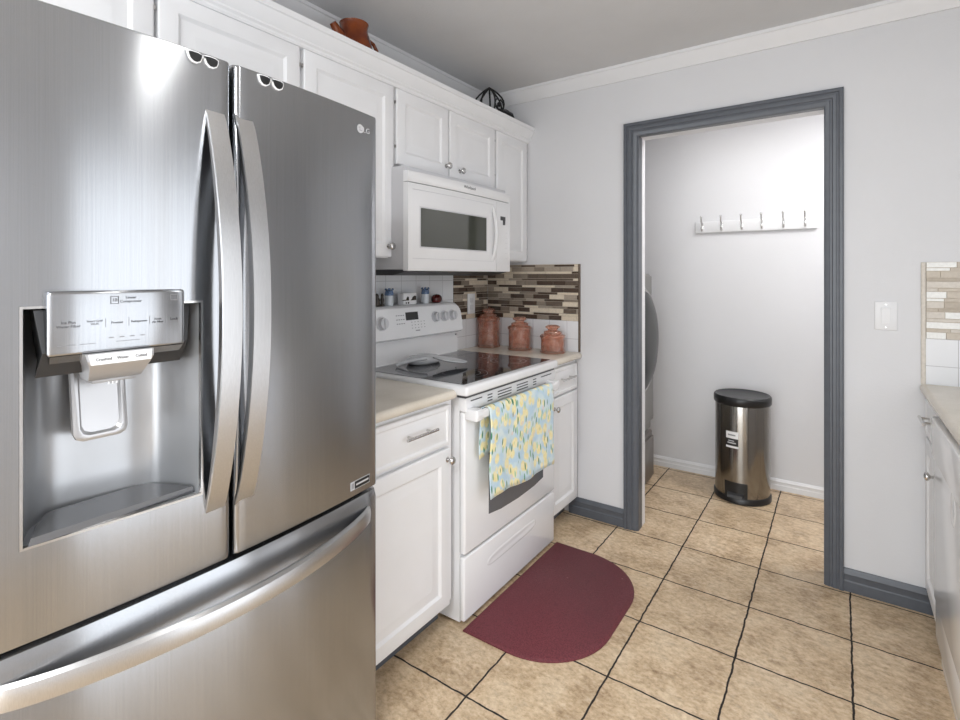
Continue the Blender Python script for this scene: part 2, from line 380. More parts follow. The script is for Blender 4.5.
for a in (PX0, (PX0 + PX1) / 2 - 0.04, PX1 - 0.06): mb.box(a, a + 0.06 if a != (PX0 + PX1) / 2 - 0.04 else a + 0.08, YR - 0.07, YR - 0.03, 0, PZ1)
for a in (0.0, PZ1 - 0.06): mb.box(PX0, PX1, YR - 0.07, YR - 0.03, a, a + 0.06)
pd = mb.build('door_1', M['trim_white'], None, 0, 'structure')
mb = MB(); mb.box(PX0 + 0.06, PX1 - 0.06, YR - 0.052, YR - 0.048, 0.06, PZ1 - 0.06); mb.build('door_pane', M['glass'], pd, 0)

# doorway casing (fluted, mitred) with its grey front jamb and pale rear jamb
OX0, OX1, OZ = -0.923, 0.014, 2.101
prof = [(0, 0), (0, 0.020), (0.004, 0.022), (0.014, 0.022), (0.017, 0.017), (0.022, 0.017), (0.025, 0.019), (0.036, 0.018), (0.039, 0.014), (0.045, 0.014), (0.048, 0.016), (0.060, 0.013), (0.066, 0.009), (0.0665, 0)]
mb = MB()
sc = (DX0 - OX0) / 0.0665
rings = [[], [], [], []]
for w, d in prof:
    w *= sc * 0.99
    rings[0].append((OX0 + w, YB - d, 0)); rings[1].append((OX0 + w, YB - d, OZ - w)); rings[2].append((OX1 - w, YB - d, OZ - w)); rings[3].append((OX1 - w, YB - d, 0))
mb.loft(rings)
mb.box(DX0 - 0.004, DX0 + 0.004, YB - 0.006, YB + 0.052, 0, DZ); mb.box(DX1 - 0.004, DX1 + 0.004, YB - 0.006, YB + 0.052, 0, DZ); mb.box(DX0, DX1, YB - 0.006, YB + 0.03, DZ - 0.004, DZ + 0.004)
mb.build('trim_1', M['grey_trim'], None, 25, 'structure')
mb = MB()
mb.box(DX0 - 0.004, DX0 + 0.003, YB + 0.052, YB + T + 0.005, 0, DZ); mb.box(DX1 - 0.003, DX1 + 0.004, YB + 0.052, YB + T + 0.005, 0, DZ); mb.box(DX0, DX1, YB + 0.03, YB + T + 0.005, DZ - 0.003, DZ + 0.004)
mb.build('trim_2', M['trim_white'], None, 0, 'structure')
def base_profile(h, t): return [(0, 0), (t, 0), (t, h * 0.45), (t * 0.8, h * 0.5), (t * 0.8, h * 0.72), (t * 0.95, h * 0.78), (t * 0.55, h * 0.9), (t * 0.4, h), (0, h)]
mb = MB()
for x0, x1 in ((-1.235, OX0), (OX1, 0.345)):
    mb.loft([[(x, YB - d, z) for d, z in base_profile(0.092, 0.016)] for x in (x0, x1)])
mb.build('baseboard_back', M['grey_trim'], None, 25, 'structure')
mb = MB(); mb.loft([[(x, YLB - d, z) for d, z in base_profile(0.066, 0.013)] for x in (XL, XR)])
mb.build('baseboard_laundry', M['trim_white'], None, 25, 'structure')
# ceiling crown
cp = [(0, 0), (0.010, 0), (0.014, 0.008), (0.020, 0.016), (0.040, 0.045), (0.046, 0.055), (0.052, 0.058), (0.052, 0.072), (0, 0.072)]
mb = MB(); mb.loft([[(x, YB - d, ZC - 0.072 + z) for d, z in cp] for x in (XL, XR)])
mb.build('trim_3', M['trim_white'], None, 25, 'structure')
mb = MB(); mb.loft([[(XL + d, y, ZC - 0.072 + z) for d, z in cp] for y in (YR, YB)])
mb.build('trim_4', M['trim_white'], None, 25, 'structure')

# backsplashes: white tile field + strips of glass and stone mosaic (structure)
mb = MB(); mb.box(XL, XL + 0.006, 0.99, 2.30, 0.885, 1.385); mb.box(XL, XL + 0.006, 2.30, YB, 0.885, 1.061)
mb.build('trim_5', M['tile_x'], None, 0, 'structure')
mb = MB(); mb.box(XL + 0.006, -1.181, YB - 0.006, YB, 0.885, 1.061); mb.box(0.262, XR, YB - 0.006, YB, 0.885, 1.068)
mb.build('trim_6', M['tile_y'], None, 0, 'structure')
def mosaic(name, axis, a0, a1, z0, z1, mats, weights):
    mb = MB(); mb.mi = len(mats)
    if axis == 'x': mb.box(XL, XL + 0.004, a0, a1, z0, z1)
    else: mb.box(a0, a1, YB - 0.004, YB, z0, z1)
    z = z0 + 0.001; k = 0
    while z < z1 - 0.006:
        h = min((0.024, 0.0105)[k % 2], z1 - z - 0.001); k += 1
        a = a0 - random.uniform(0, 0.06)
        while a < a1:
            ln = random.choice((0.06, 0.075, 0.09, 0.10) if h > 0.015 else (0.09, 0.12, 0.16))
            p, q = max(a, a0 + 0.0005), min(a + ln, a1 - 0.0005)
            if q - p > 0.006:
                mb.mi = random.choices(range(len(mats)), weights)[0]
                d = 0.0075 + random.choice((0, 0.0008))
                if axis == 'x': mb.box(XL, XL + d, p, q, z, z + h)
                else: mb.box(p, q, YB - d, YB, z, z + h)
            a += ln + 0.0024
        z += h + 0.0024
    return mb.build(name, list(mats) + [M['grout']], None, 0, 'structure')
MOS = [M['mos%d' % i] for i in range(5)]; PAL = [M['pal%d' % i] for i in range(4)]
mosaic('trim_7', 'x', 2.302, YB - 0.008, 1.062, 1.385, MOS, (4, 4, 2, 3, 2))
mosaic('trim_8', 'y', XL + 0.008, -1.182, 1.062, 1.378, MOS, (4, 3, 4, 2, 3))
mosaic('trim_9', 'y', 0.277, XR, 1.069, 1.366, PAL, (4, 3, 3, 3))
mb = MB()     # edging strips of the two backsplashes
mb.box(-1.182, -1.170, YB - 0.009, YB, 0.893, 1.378, 0.002); mb.build('trim_10', M['mos3'], None, 0, 'structure')
mb = MB(); mb.box(0.261, 0.276, YB - 0.010, YB, 0.885, 1.366, 0.004); mb.build('trim_11', M['pal3'], None, 0, 'structure')

# ------------------------------------------------------------------ cabinets
XU = -1.50                                # face of the wall-cabinet doors
def wall_cabinet(label, y0, y1, z0, z1, doors, knobs):
    t = thing('wall_cabinet', label, 'cabinet', (-1.65, (y0 + y1) / 2, z0), 'white wall cabinets over the range wall')
    mb = MB(); mb.box(XL + 0.003, XU - 0.022, y0 + 0.010, y1 - 0.010, z0 + 0.012, z1 - 0.001); mb.box(XL + 0.002, XU - 0.020, y0, y0 + 0.016, z0, z1); mb.box(XL + 0.002, XU - 0.020, y1 - 0.016, y1, z0, z1)
    mb.box(XU - 0.04, XU - 0.0205, y0 + 0.010, y1 - 0.010, z0 + 0.001, z0 + 0.03)
    mb.build('carcass', M['cab'], t, 0)
    for i, (a, b_) in enumerate(doors):
        mb = MB(); panel(mb, a, b_, z0 + 0.004, z1 - 0.055, XU, 0.019)
        d = mb.build('door', M['cab'], t, 25)
        if knobs[i]: knob(d, XU, knobs[i][0], knobs[i][1])
        yh = a - 0.003 if (knobs[i] and knobs[i][0] > (a + b_) / 2) else b_ + 0.003
        if not knobs[i]: yh = b_ + 0.002
        for zz in (z0 + 0.07, z1 - 0.12): mb = MB(); mb.box(XU - 0.012, XU - 0.003, yh - 0.002, yh + 0.002, zz, zz + 0.012); mb.build('hinge', M['chrome'], d, 0)
    return t
ZT = 2.145
wall_cabinet('wide white wall cabinet above the stainless refrigerator', 0.185, 1.098, 1.782, ZT, [(0.192, 0.636), (0.646, 1.090)], [None, None])
wall_cabinet('tall one-door white wall cabinet between refrigerator and microwave', 1.098, 1.548, 1.385, ZT, [(1.106, 1.540)], [(1.507, 1.432)])
wall_cabinet('short two-door white wall cabinet directly above the microwave', 1.548, 2.306, 1.772, ZT, [(1.556, 1.902), (1.910, 2.298)], [(1.880, 1.822), (1.985, 1.815)])
wall_cabinet('one-door white wall cabinet in the corner right of the microwave', 2.306, 2.651, 1.392, ZT, [(2.316, 2.640)], [None])
mb = MB()
cpf = [(-1.52, 2.088), (-1.496, 2.088), (-1.492, 2.094), (-1.492, 2.100), (-1.486, 2.106), (-1.486, 2.112), (-1.481, 2.118), (-1.466, 2.142), (-1.462, 2.150), (-1.456, 2.153), (-1.456, 2.172), (-1.50, 2.172), (-1.52, 2.150)]
mb.loft([[(x, y, z) for x, z in cpf] for y in (0.185, 2.652)]); mb.build('trim_12', M['cab'], None, 20, 'structure')

XB = -1.180
def base_cabinet(label, y0, y1, drawer, door, kn, pl, group):
    t = thing('base_cabinet', label, 'cabinet', (-1.45, (y0 + y1) / 2, 0), group)
    mb = MB(); mb.box(XL + 0.008, XB - 0.02, y0, y1, 0.098, 0.858); mb.build('carcass', M['cab'], t, 0)
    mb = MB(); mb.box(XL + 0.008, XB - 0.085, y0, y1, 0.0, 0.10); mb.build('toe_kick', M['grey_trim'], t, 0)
    mb = MB(); panel(mb, *drawer, XB, 0.019, 1, raised=False); d = mb.build('drawer', M['cab'], t, 25)
    pull(d, XB, *pl)
    mb = MB(); panel(mb, *door, XB, 0.019); d = mb.build('door', M['cab'], t, 25)
    knob(d, XB, *kn)
    return t
base_cabinet('white base cabinet between the refrigerator and the range', 1.017, 1.535, (1.03, 1.504, 0.692, 0.838), (1.03, 1.504, 0.100, 0.678), (1.487, 0.640), (1.325, 0.775, 0.155), 'white base cabinets beside the range')
base_cabinet('narrow white base cabinet right of the range, beside the doorway wall', 2.300, 2.645, (2.312, 2.632, 0.700, 0.838), (2.312, 2.632, 0.100, 0.690), (2.352, 0.640), (2.480, 0.778, 0.155), 'white base cabinets beside the range')
def counter_slab(x_back, x_front, y0, y1, z0, z1):
    r = (z1 - z0) / 2; s = 1 if x_front > x_back else -1
    p = [(x_back, z0), (x_back, z1)] + [(x_front - s * r + s * r * math.sin(PI * k / 8), z0 + r + r * math.cos(PI * k / 8)) for k in range(9)]
    mb = MB(); mb.loft([[(x, y, z) for x, z in p] for y in (y0, y1)]); return mb
tag(counter_slab(XL + 0.007, -1.158, 1.017, 1.512, 0.858, 0.892).build('countertop', M['counter'], None, 40), 'beige laminate countertop left of the range', 'countertop')
tag(counter_slab(XL + 0.009, -1.160, 2.290, YB - 0.010, 0.858, 0.892).build('countertop', M['counter'], None, 40), 'beige laminate countertop in the corner under the amber canisters', 'countertop')
tag(counter_slab(XR - 0.004, 0.256, 1.70, YB - 0.011, 0.858, 0.892).build('countertop', M['counter'], None, 40), 'beige laminate countertop over the dishwasher', 'countertop')
# right-hand run
t = thing('base_cabinet', 'white base cabinet beside the dishwasher, at the doorway wall', 'cabinet', (0.58, 2.48, 0))
mb = MB(); mb.box(0.292, XR - 0.003, 2.325, YB - 0.003, 0.098, 0.857); mb.build('carcass', M['cab'], t, 0)
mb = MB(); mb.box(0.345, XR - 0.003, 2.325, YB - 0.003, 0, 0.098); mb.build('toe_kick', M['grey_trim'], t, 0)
mb = MB(); panel(mb, 2.340, 2.640, 0.700, 0.838, 0.273, 0.018, -1, raised=False); d = mb.build('drawer', M['cab'], t, 25); pull(d, 0.273, 2.49, 0.780, 0.13, -1)
mb = MB(); panel(mb, 2.340, 2.640, 0.105, 0.686, 0.273, 0.018, -1); d = mb.build('door', M['cab'], t, 25); knob(d, 0.273, 2.375, 0.612, -1)
t = thing('dishwasher', 'glossy white dishwasher under the beige counter at far right', 'dishwasher', (0.58, 2.02, 0))
mb = MB(); mb.box(0.30, XR - 0.01, 1.72, 2.320, 0.01, 0.853); mb.build('body', M['pale_plastic'], t, 0)
mb = MB(); mb.box(0.262, 0.30, 1.722, 2.318, 0.225, 0.70, 0.006); d = mb.build('door', M['enamel'], t, 35)
mb = MB(); mb.box(0.255, 0.30, 1.722, 2.318, 0.703, 0.838, 0.008); p = mb.build('control_panel', M['enamel'], t, 35)
mb = MB(); mb.loft([[(x, 1.955 + r * 0.035 * math.cos(2 * PI * k / 24), 0.655 + r * 0.05 * math.sin(2 * PI * k / 24)) for k in range(24)] for x, r in ((0.262, 1.0), (0.2605, 0.95), (0.2605, 0.8), (0.2615, 0.72))]); mb.build('door_emblem', M['enamel'], d, 40)
mb = MB(); mb.box(0.266, 0.30, 1.722, 2.318, 0.095, 0.221, 0.003); mb.build('lower_panel', M['enamel'], t, 35)
mb = MB(); mb.box(0.282, 0.30, 1.722, 2.318, 0.0, 0.092); mb.build('kick_plate', M['enamel'], t, 0)

# ------------------------------------------------------------------ refrigerator
FY0, FY1, FG = 0.178, 1.014, 0.5820
def fx(y):                                 # gentle bow across the whole front
    u = (y - (FY0 + FY1) / 2) / ((FY1 - FY0) / 2)
    return -1.022 - 0.029 * u * u
fr = thing('refrigerator', 'stainless french-door refrigerator with ice and water dispenser', 'refrigerator', (-1.40, 0.582, 0))
mb = MB(); mb.box(XL + 0.03, -1.165, FY0 + 0.004, FY1 - 0.004, 0.025, 1.742, 0.004); mb.build('body', M['fridge_side'], fr, 35)
mb = MB()
for a in ((FY0 + 0.012, FY0 + 0.03, 0.05, 1.738), (FY1 - 0.03, FY1 - 0.012, 0.05, 1.738), (FG - 0.025, FG + 0.025, 0.73, 1.738), (FY0 + 0.012, FY1 - 0.012, 0.70, 0.78), (FY0 + 0.012, FY1 - 0.012, 1.72, 1.738)): mb.box(-1.166, -1.099, *a)
mb.build('gasket', M['rubber'], fr, 0)
for y in (FY0 + 0.05, FY1 - 0.05):
    for x in (-1.68, -1.20): mb = MB(); mb.cyl((x, y, 0), (x, y, 0.027), 0.02, 14); mb.build('foot', M['black'], fr, 40)
mb = MB(); mb.box(-1.164, -1.112, FY0 + 0.01, FY1 - 0.01, 0.01, 0.062); mb.build('base_grille', M['blackish'], fr, 0)
def curved_door(name, y0, y1, z0, z1, hole=None, parent=None, rnd=0.010, ztop=0.006):
    """front skin bowed like fx(), rounded vertical edges, optional rectangular opening"""
    mb = MB(); xb = -1.100
    ys = sorted(set([round(y0 + (y1 - y0) * k / 16, 5) for k in range(17)] + ([hole[0], hole[1]] if hole else [])))
    e = [0, 0.0015, 0.004, 0.008, 0.013]
    ys = [y0 + v for v in e] + [y for y in ys if y0 + 0.016 < y < y1 - 0.016] + [y1 - v for v in e[::-1]]
    zs = [z0, z0 + 0.002, z0 + ztop] + ([hole[2], hole[3]] if hole else []) + [z1 - ztop, z1 - 0.002, z1]
    def X(y, z):
        d = min(y - y0, y1 - y); x = fx(y)
        if d < 0.013: x -= 0.013 - math.sqrt(max(0, 0.013 ** 2 - (0.013 - d) ** 2))
        dz = min(z - z0, z1 - z)
        if dz < ztop: x -= 0.6 * (ztop - math.sqrt(max(0, ztop ** 2 - (ztop - dz) ** 2)))
        return x
    g = {(i, j): mb.bm.verts.new((X(y, z), y, z)) for i, y in enumerate(ys) for j, z in enumerate(zs)}
    for i in range(len(ys) - 1):
        for j in range(len(zs) - 1):
            if hole and ys[i] >= hole[0] - 1e-6 and ys[i + 1] <= hole[1] + 1e-6 and zs[j] >= hole[2] - 1e-6 and zs[j + 1] <= hole[3] + 1e-6: continue
            mb.bm.faces.new((g[i, j], g[i + 1, j], g[i + 1, j + 1], g[i, j + 1]))
    n, k = len(ys), len(zs)
    bo = [[mb.bm.verts.new((xb, y, z)) for z in (z0, z1)] for y in (ys[0], ys[-1])]
    mb.bm.faces.new([bo[0][0]] + [g[i, 0] for i in range(n)] + [bo[1][0]])
    mb.bm.faces.new([bo[0][1]] + [g[i, k - 1] for i in range(n)] + [bo[1][1]])
    mb.bm.faces.new([bo[0][0]] + [g[0, j] for j in range(k)] + [bo[0][1]])
    mb.bm.faces.new([bo[1][0]] + [g[n - 1, j] for j in range(k)] + [bo[1][1]])
    if not hole: mb.bm.faces.new([bo[0][0], bo[0][1], bo[1][1], bo[1][0]])
    return mb.build(name, M['steel'], parent, 40)
ZD0, ZD1 = 0.737, 1.750
RH = (0.252, 0.517, 0.889, 1.262)         # dispenser opening
dl = curved_door('door', FY0, FG - 0.0034, ZD0, ZD1, RH, fr)
dr = curved_door('door', FG + 0.0034, FY1, ZD0, ZD1, None, fr)
dd = curved_door('freezer_drawer', FY0, FY1, 0.066, 0.727, None, fr, ztop=0.020)
def bow_handle(parent, yc, w):
    mb = MB(); rings = []; z0, z1 = 0.838, 1.648
    for k in range(33):
        t = k / 32; z = z0 + (z1 - z0) * t
        x = fx(yc) - 0.004 + 0.070 * math.sin(PI * t) ** 0.75
        th = 0.010 + 0.008 * math.sin(PI * t)
        hw = w / 2
        rings.append([(x - th, yc - hw * 0.92, z), (x - 0.003, yc - hw, z), (x, yc - hw * 0.94, z), (x, yc + hw * 0.94, z), (x - 0.003, yc + hw, z), (x - th, yc + hw * 0.92, z)])
    mb.loft(rings); return mb.build('handle', M['steel_handle'], parent, 22)
bow_handle(dl, 0.545, 0.040); bow_handle(dr, 0.607, 0.040)
mb = MB(); rings = []
for k in range(41):
    t = k / 40; y = FY0 + 0.03 + (FY1 - FY0 - 0.052) * t
    x = fx(y) - 0.006 + 0.078 * math.sin(PI * t) ** 0.6
    th = 0.012 + 0.006 * math.sin(PI * t); zc = 0.672; h = 0.020
    rings.append([(x - th, y, zc - h * 0.8), (x - 0.006, y, zc - h), (x - 0.001, y, zc - h * 0.9), (x + 0.001, y, zc), (x - 0.003, y, zc + h * 0.75), (x - 0.010, y, zc + h), (x - th, y, zc + h * 0.9)])
mb.loft(rings); mb.build('handle', M['steel_handle'], dd, 22)
# dispenser pocket
ds = MB(); y0, y1, z0, z1 = RH
def ring(i, x, zi=None, top=0): return [(x(y0 + i) if callable(x) else x, y0 + i, z0 + (i if zi is None else zi)), (x(y1 - i) if callable(x) else x, y1 - i, z0 + (i if zi is None else zi)), (x(y1 - i) if callable(x) else x, y1 - i, z1 - i - top), (x(y0 + i) if callable(x) else x, y0 + i, z1 - i - top)]
ds.loft([ring(-0.003, lambda y: fx(y) + 0.0005), ring(-0.003, lambda y: fx(y) + 0.003), ring(0.001, lambda y: fx(y) + 0.003), ring(0.003, lambda y: fx(y) - 0.002)], True, False, False)
ds.build('dispenser', M['chrome'], fr, 40); dsp = bpy.data.objects['dispenser']
ds = MB(); rows = []
for zz in (z0 + 0.001, z0 + 0.03, z0 + 0.12, z1 - 0.12, z1 - 0.001):
    row = []
    for k in range(25):
        a = k / 24; u = 2 * a - 1
        y = (y0 + y1) / 2 + u * (y1 - y0 - 0.004) / 2
        dep = 0.108 * (1 - abs(u) ** 5)
        row.append((fx(y) - 0.001 - dep, y, zz))
    rows.append(row)
ds.loft(rows, False)
ds.face([rows[-1][k] for k in range(25)]); ds.face([rows[0][k] for k in range(25)])
ds.build('pocket', M['pocket'], dsp, 40)
mb = MB(); rr = []
for zz, k in ((z0 + 0.002, 1.0), (z0 + 0.014, 0.97)):
    rr.append([(fx((y0 + y1) / 2) - 0.006 - 0.094 * (0.5 - 0.5 * c_), (y0 + y1) / 2 + s_ * (y1 - y0 - 0.012) / 2 * k, zz) for c_, s_ in [(1, -1), (0.0, -0.86), (-0.85, -0.66), (-1, -0.60), (-1, 0.60), (-0.85, 0.66), (0.0, 0.86), (1, 1)]])
mb.loft(rr); mb.build('drip_tray', M['tray'], dsp, 40)
mb = MB(); mb.loft([[(-1.04, 0.266, 1.258), (-1.04, 0.503, 1.258), (-1.125, 0.49, 1.258), (-1.125, 0.28, 1.258)], [(-1.028, 0.274, 1.19), (-1.028, 0.494, 1.19), (-1.115, 0.48, 1.17), (-1.115, 0.29, 1.17)], [(-1.05, 0.270, 1.150), (-1.05, 0.490, 1.150), (-1.115, 0.47, 1.140), (-1.115, 0.30, 1.140)]])
mb.build('housing', M['blackish'], dsp, 30)
mb = MB(); mb.box(-1.050, -1.019, 0.278, 0.486, 1.183, 1.288, 0.006, 3); mb.loft([[(-1.0205, 0.281, 1.184), (-1.0205, 0.483, 1.184), (-1.06, 0.483, 1.184), (-1.06, 0.281, 1.184)], [(-1.032, 0.284, 1.172), (-1.032, 0.480, 1.172), (-1.06, 0.480, 1.172), (-1.06, 0.284, 1.172)]])
cpn = mb.build('control_panel', M['steel'], dsp, 35)
XP = -1.0185
for s_, y, z, sz in (('Linear\nCompressor', 0.3945, 1.272, 0.0066), ('Ice Plus\nWater Filter', 0.305, 1.234, 0.0064), ('Smart Grid\nWi-Fi', 0.3405, 1.235, 0.0050), ('Freezer', 0.3735, 1.233, 0.0058), ('Refrigerator', 0.4075, 1.233, 0.0052), ('Fresh\nAir Filter', 0.438, 1.232, 0.0052), ('Lock', 0.466, 1.233, 0.0068)):
    text(s_, sz, (XP, y, z), M['ink'], dsp)
def frame_x(mb, y0, y1, z0, z1, x, w=0.0008):
    for a in ((y0, y1, z0, z0 + w), (y0, y1, z1 - w, z1), (y0, y0 + w, z0, z1), (y1 - w, y1, z0, z1)): mb.box(x - 0.0003, x + 0.0003, *a)
def mark(*a): mb = MB(); mb.box(XP - 0.0003, XP + 0.0002, *a); mb.build('printed_line', M['ink_grey'], dsp, 0)
mb = MB(); frame_x(mb, 0.3635, 0.3755, 1.265, 1.278, XP); mb.build('lettering', M['ink'], dsp, 0); text('10', 0.008, (XP, 0.3695, 1.2715), M['ink'], dsp)
mb = MB(); frame_x(mb, 0.459, 0.472, 1.268, 1.279, XP); mb.build('lettering', M['ink_grey'], dsp, 0)
for y in (0.356, 0.391, 0.424, 0.452): mark(y, y + 0.0006, 1.226, 1.241)
for k in range(4): mark(0.361 + 0.016 * k, 0.368 + 0.016 * k, 1.207, 1.2085)
for a, b_ in ((0.290, 0.315), (0.320, 0.342), (0.372, 0.408)): mark(a, b_, 1.200, 1.2008)
# button module, nozzle, paddle
mb = MB(); mb.loft([[(-1.010, 0.324, 1.184), (-1.010, 0.427, 1.184), (-1.07, 0.427, 1.184), (-1.07, 0.324, 1.184)], [(-1.005, 0.326, 1.172), (-1.005, 0.425, 1.172), (-1.07, 0.425, 1.172), (-1.07, 0.326, 1.172)], [(-1.008, 0.330, 1.162), (-1.008, 0.421, 1.162), (-1.07, 0.421, 1.162), (-1.07, 0.330, 1.162)], [(-1.032, 0.336, 1.136), (-1.032, 0.415, 1.136), (-1.075, 0.412, 1.136), (-1.075, 0.339, 1.136)]])
mb.build('button_module', M['silver_plastic'], dsp, 35)
mb = MB(); mb.loft([[(-1.0040, 0.329, 1.183), (-1.0040, 0.422, 1.183), (-1.012, 0.422, 1.183), (-1.012, 0.329, 1.183)], [(-1.0025, 0.331, 1.166), (-1.0025, 0.420, 1.166), (-1.012, 0.420, 1.166), (-1.012, 0.331, 1.166)]])
mb.build('button_strip', M['white_print'], dsp, 0)
for s_, y in (('Crushed', 0.348), ('Water', 0.376), ('Cubed', 0.404)): text(s_, 0.0068, (-1.0024, y, 1.1745), M['ink'], dsp)
for y in (0.372, 0.378, 0.384): mb = MB(); mb.cyl((-1.05, y, 1.124), (-1.05, y, 1.138), 0.0024, 10); mb.build('spout', M['chrome'], dsp, 40)
mb = MB(); mb.box(-1.062, -1.036, 0.342, 0.410, 1.130, 1.137, 0.002)
mb.build('nozzle_plate', M['grey_plastic'], dsp, 40)
mb = MB(); rr = []
for d, i in ((0.0, 0.0), (0.010, 0.0), (0.013, 0.004), (0.013, 0.009), (0.008, 0.013)):
    ya, yb, za, zb, r = 0.336 + i, 0.420 - i, 1.020 + i, 1.145, 0.014
    p = [(ya, zb), (ya, za + r), (ya + 0.3 * r, za + 0.3 * r), (ya + r, za), (yb - r, za), (yb - 0.3 * r, za + 0.3 * r), (yb, za + r), (yb, zb)]
    rr.append([(-1.125 + d + 0.018 * (1.145 - z) / 0.125, y, z) for y, z in p])
mb.loft(rr); mb.build('paddle', M['silver_plastic'], dsp, 35)
# badge lettering, energy strip on the right door
text('LG', 0.020, (fx(0.968) + 0.0014, 0.966, 1.7015), M['badge'], dr)
mb = MB()
yc, zc, r = 0.942, 1.702, 0.0115
def disc_x(mb, x, yc, zc, r, w=None, n=24, ry=1.0):
    o = [(x, yc + ry * r * math.cos(2 * PI * k / n), zc + r * math.sin(2 * PI * k / n)) for k in range(n)]
    mb.loft([[(x - 0.001, p[1], p[2]) for p in o], o])
disc_x(mb, fx(yc) + 0.0012, yc, zc, r); mb.build('emblem', M['badge'], dr, 0)
mb = MB(); frame_x(mb, yc - 0.003, yc + 0.006, zc - 0.005, zc - 0.003, fx(yc) + 0.0014, 0.001); mb.box(fx(yc) + 0.001, fx(yc) + 0.0016, yc - 0.0025, yc - 0.001, zc - 0.004, zc + 0.006)
disc_x(mb, fx(yc) + 0.0016, yc - 0.005, zc + 0.003, 0.0016, n=10); mb.build('emblem_print', M['ink_grey'], dr, 0)
def strip(y0_, y1_, za, zb, off, m_, nm):
    mb = MB(); mb.loft([[(fx(y) - 0.001, y, za), (fx(y) + off, y, za), (fx(y) + off, y, zb), (fx(y) - 0.001, y, zb)] for y in [y0_ + (y1_ - y0_) * k / 8 for k in range(9)]])
    return mb.build(nm, m_, dr, 0)
strip(0.906, 0.980, 0.755, 0.777, 0.0006, M['badge'], 'sticker')
strip(0.921, 0.9785, 0.7565, 0.7755, 0.0010, M['black'], 'sticker_print')
strip(0.926, 0.974, 0.764, 0.7685, 0.0014, M['badge'], 'sticker_print')
strip(0.9085, 0.9185, 0.759, 0.773, 0.0010, M['ink_grey'], 'sticker_print')
# sunglasses magnets
def sunglasses(label, ya, z):
    t = thing('sunglasses_magnet', label, 'magnet', (fx(ya), ya + 0.03, z - 0.012), 'sunglasses magnets on the refrigerator doors')
    x = fx(ya + 0.03) + 0.001
    out = [(-1.08, 0.85), (-0.5, 1.0), (0.5, 1.0), (1.0, 0.75), (1.0, 0.1), (0.8, -0.55), (0.3, -0.95), (-0.25, -0.95), (-0.75, -0.45), (-0.95, 0.2)]
    mb = MB(); ml = MB()
    for s in (0, 1):
        c = ya + 0.015 + 0.032 * s
        mb.loft([[(x + d, c + 0.0145 * p, z + 0.0115 * q) for p, q in out] for d in (-0.001, 0.002)])
        ml.loft([[(x + d, c + 0.0010 + 0.0118 * p, z + 0.0006 + 0.0090 * q) for p, q in out] for d in (0.001, 0.0028)])
    mb.box(x - 0.001, x + 0.002, ya + 0.026, ya + 0.036, z + 0.004, z + 0.009)
    mb.build('frame', M['white_print'], t, 0); ml.build('lens', M['black'], t, 0)
    return t
sunglasses('white-rimmed sunglasses magnet at the top of the dispenser door', 0.489, 1.7345)
sunglasses('white-rimmed sunglasses magnet at the top of the plain door', 0.636, 1.7345)

# ------------------------------------------------------------------ range
RY0, RY1 = 1.546, 2.290
rg = thing('range', 'white electric range with black glass cooktop and rear controls', 'range', (-1.45, 1.90, 0))
mb = MB(); mb.box(XL + 0.008, -1.172, RY0 + 0.004, RY1 - 0.004, 0.012, 0.868); mb.build('body', M['enamel'], rg, 0)
mb = MB(); mb.box(-1.74, -1.112, RY0 - 0.030, RY1 - 0.030, 0.870, 0.908, 0.012, 4); ct = mb.build('cooktop', M['enamel'], rg, 40)
mb = MB(); mb.box(-1.668, -1.145, RY0 - 0.006, RY1 - 0.052, 0.906, 0.9098); gl = mb.build('glass', M['dark_glass'], ct, 0)
for bx_, by, br in ((-1.29, 1.72, 0.11), (-1.29, 2.09, 0.085), (-1.53, 1.72, 0.085), (-1.53, 2.09, 0.11)):
    mb = MB()
    for r in (br, br * 0.72):
        mb.loft([[(bx_ + q * math.cos(2 * PI * k / 48), by + q * math.sin(2 * PI * k / 48), 0.9100) for k in range(48)] for q in (r, r - 0.0015)], True, False, False)
    mb.build('burner', M['ink_grey'], ct, 0)
mb = MB(); mb.box(-1.172, -1.138, RY0 - 0.004, RY1 - 0.012, 0.806, 0.861, 0.004); vt = mb.build('vent_panel', M['enamel'], rg, 40)
mb = MB(); mb.box(-1.170, -1.130, RY0 - 0.014, RY1 - 0.040, 0.8605, 0.8715); mb.build('cooktop_gap_shade', M['ink'], rg, 0)  # dark strip standing for the shade in the gap below the cooktop
for a, b_, n in ((1.575, 1.650, 1), (1.688, 1.722, 3), (1.762, 1.868, 3), (1.912, 2.008, 3), (2.055, 2.085, 3), (2.13, 2.235, 1)):
    for k in range(n):
        zz = 0.843 - 0.0115 * k if n > 1 else 0.843
        mb = MB(); mb.box(-1.139, -1.1373, a, b_, zz - 0.0022, zz + 0.0022); mb.build('vent_slot', M['ink'], vt, 0)
mb = MB(); mb.box(-1.172, -1.146, RY0 + 0.002, RY1 - 0.004, 0.268, 0.803, 0.008, 3); od = mb.build('oven_door', M['enamel'], rg, 40)
mb = MB(); wn = [(1.708, 0.366), (1.80, 0.354), (1.94, 0.349), (2.08, 0.354), (2.166, 0.366), (2.166, 0.62), (1.708, 0.62)]
mb.loft([[(x, y, z) for y, z in wn] for x in (-1.1475, -1.1450)]); mb.build('oven_window', M['oven_glass'], od, 0)
mb = MB()
mb.loft([[(x, y, z) for x, z in ((-1.100, 0.778), (-1.092, 0.782), (-1.089, 0.796), (-1.092, 0.810), (-1.100, 0.814), (-1.108, 0.809), (-1.108, 0.783))] for y in (RY0 + 0.010, RY1 - 0.070)])
for ya in (RY0 + 0.004, RY1 - 0.106): mb.box(-1.150, -1.091, ya, ya + 0.044, 0.774, 0.817, 0.006, 3)
mb.build('handle', M['enamel'], od, 40)
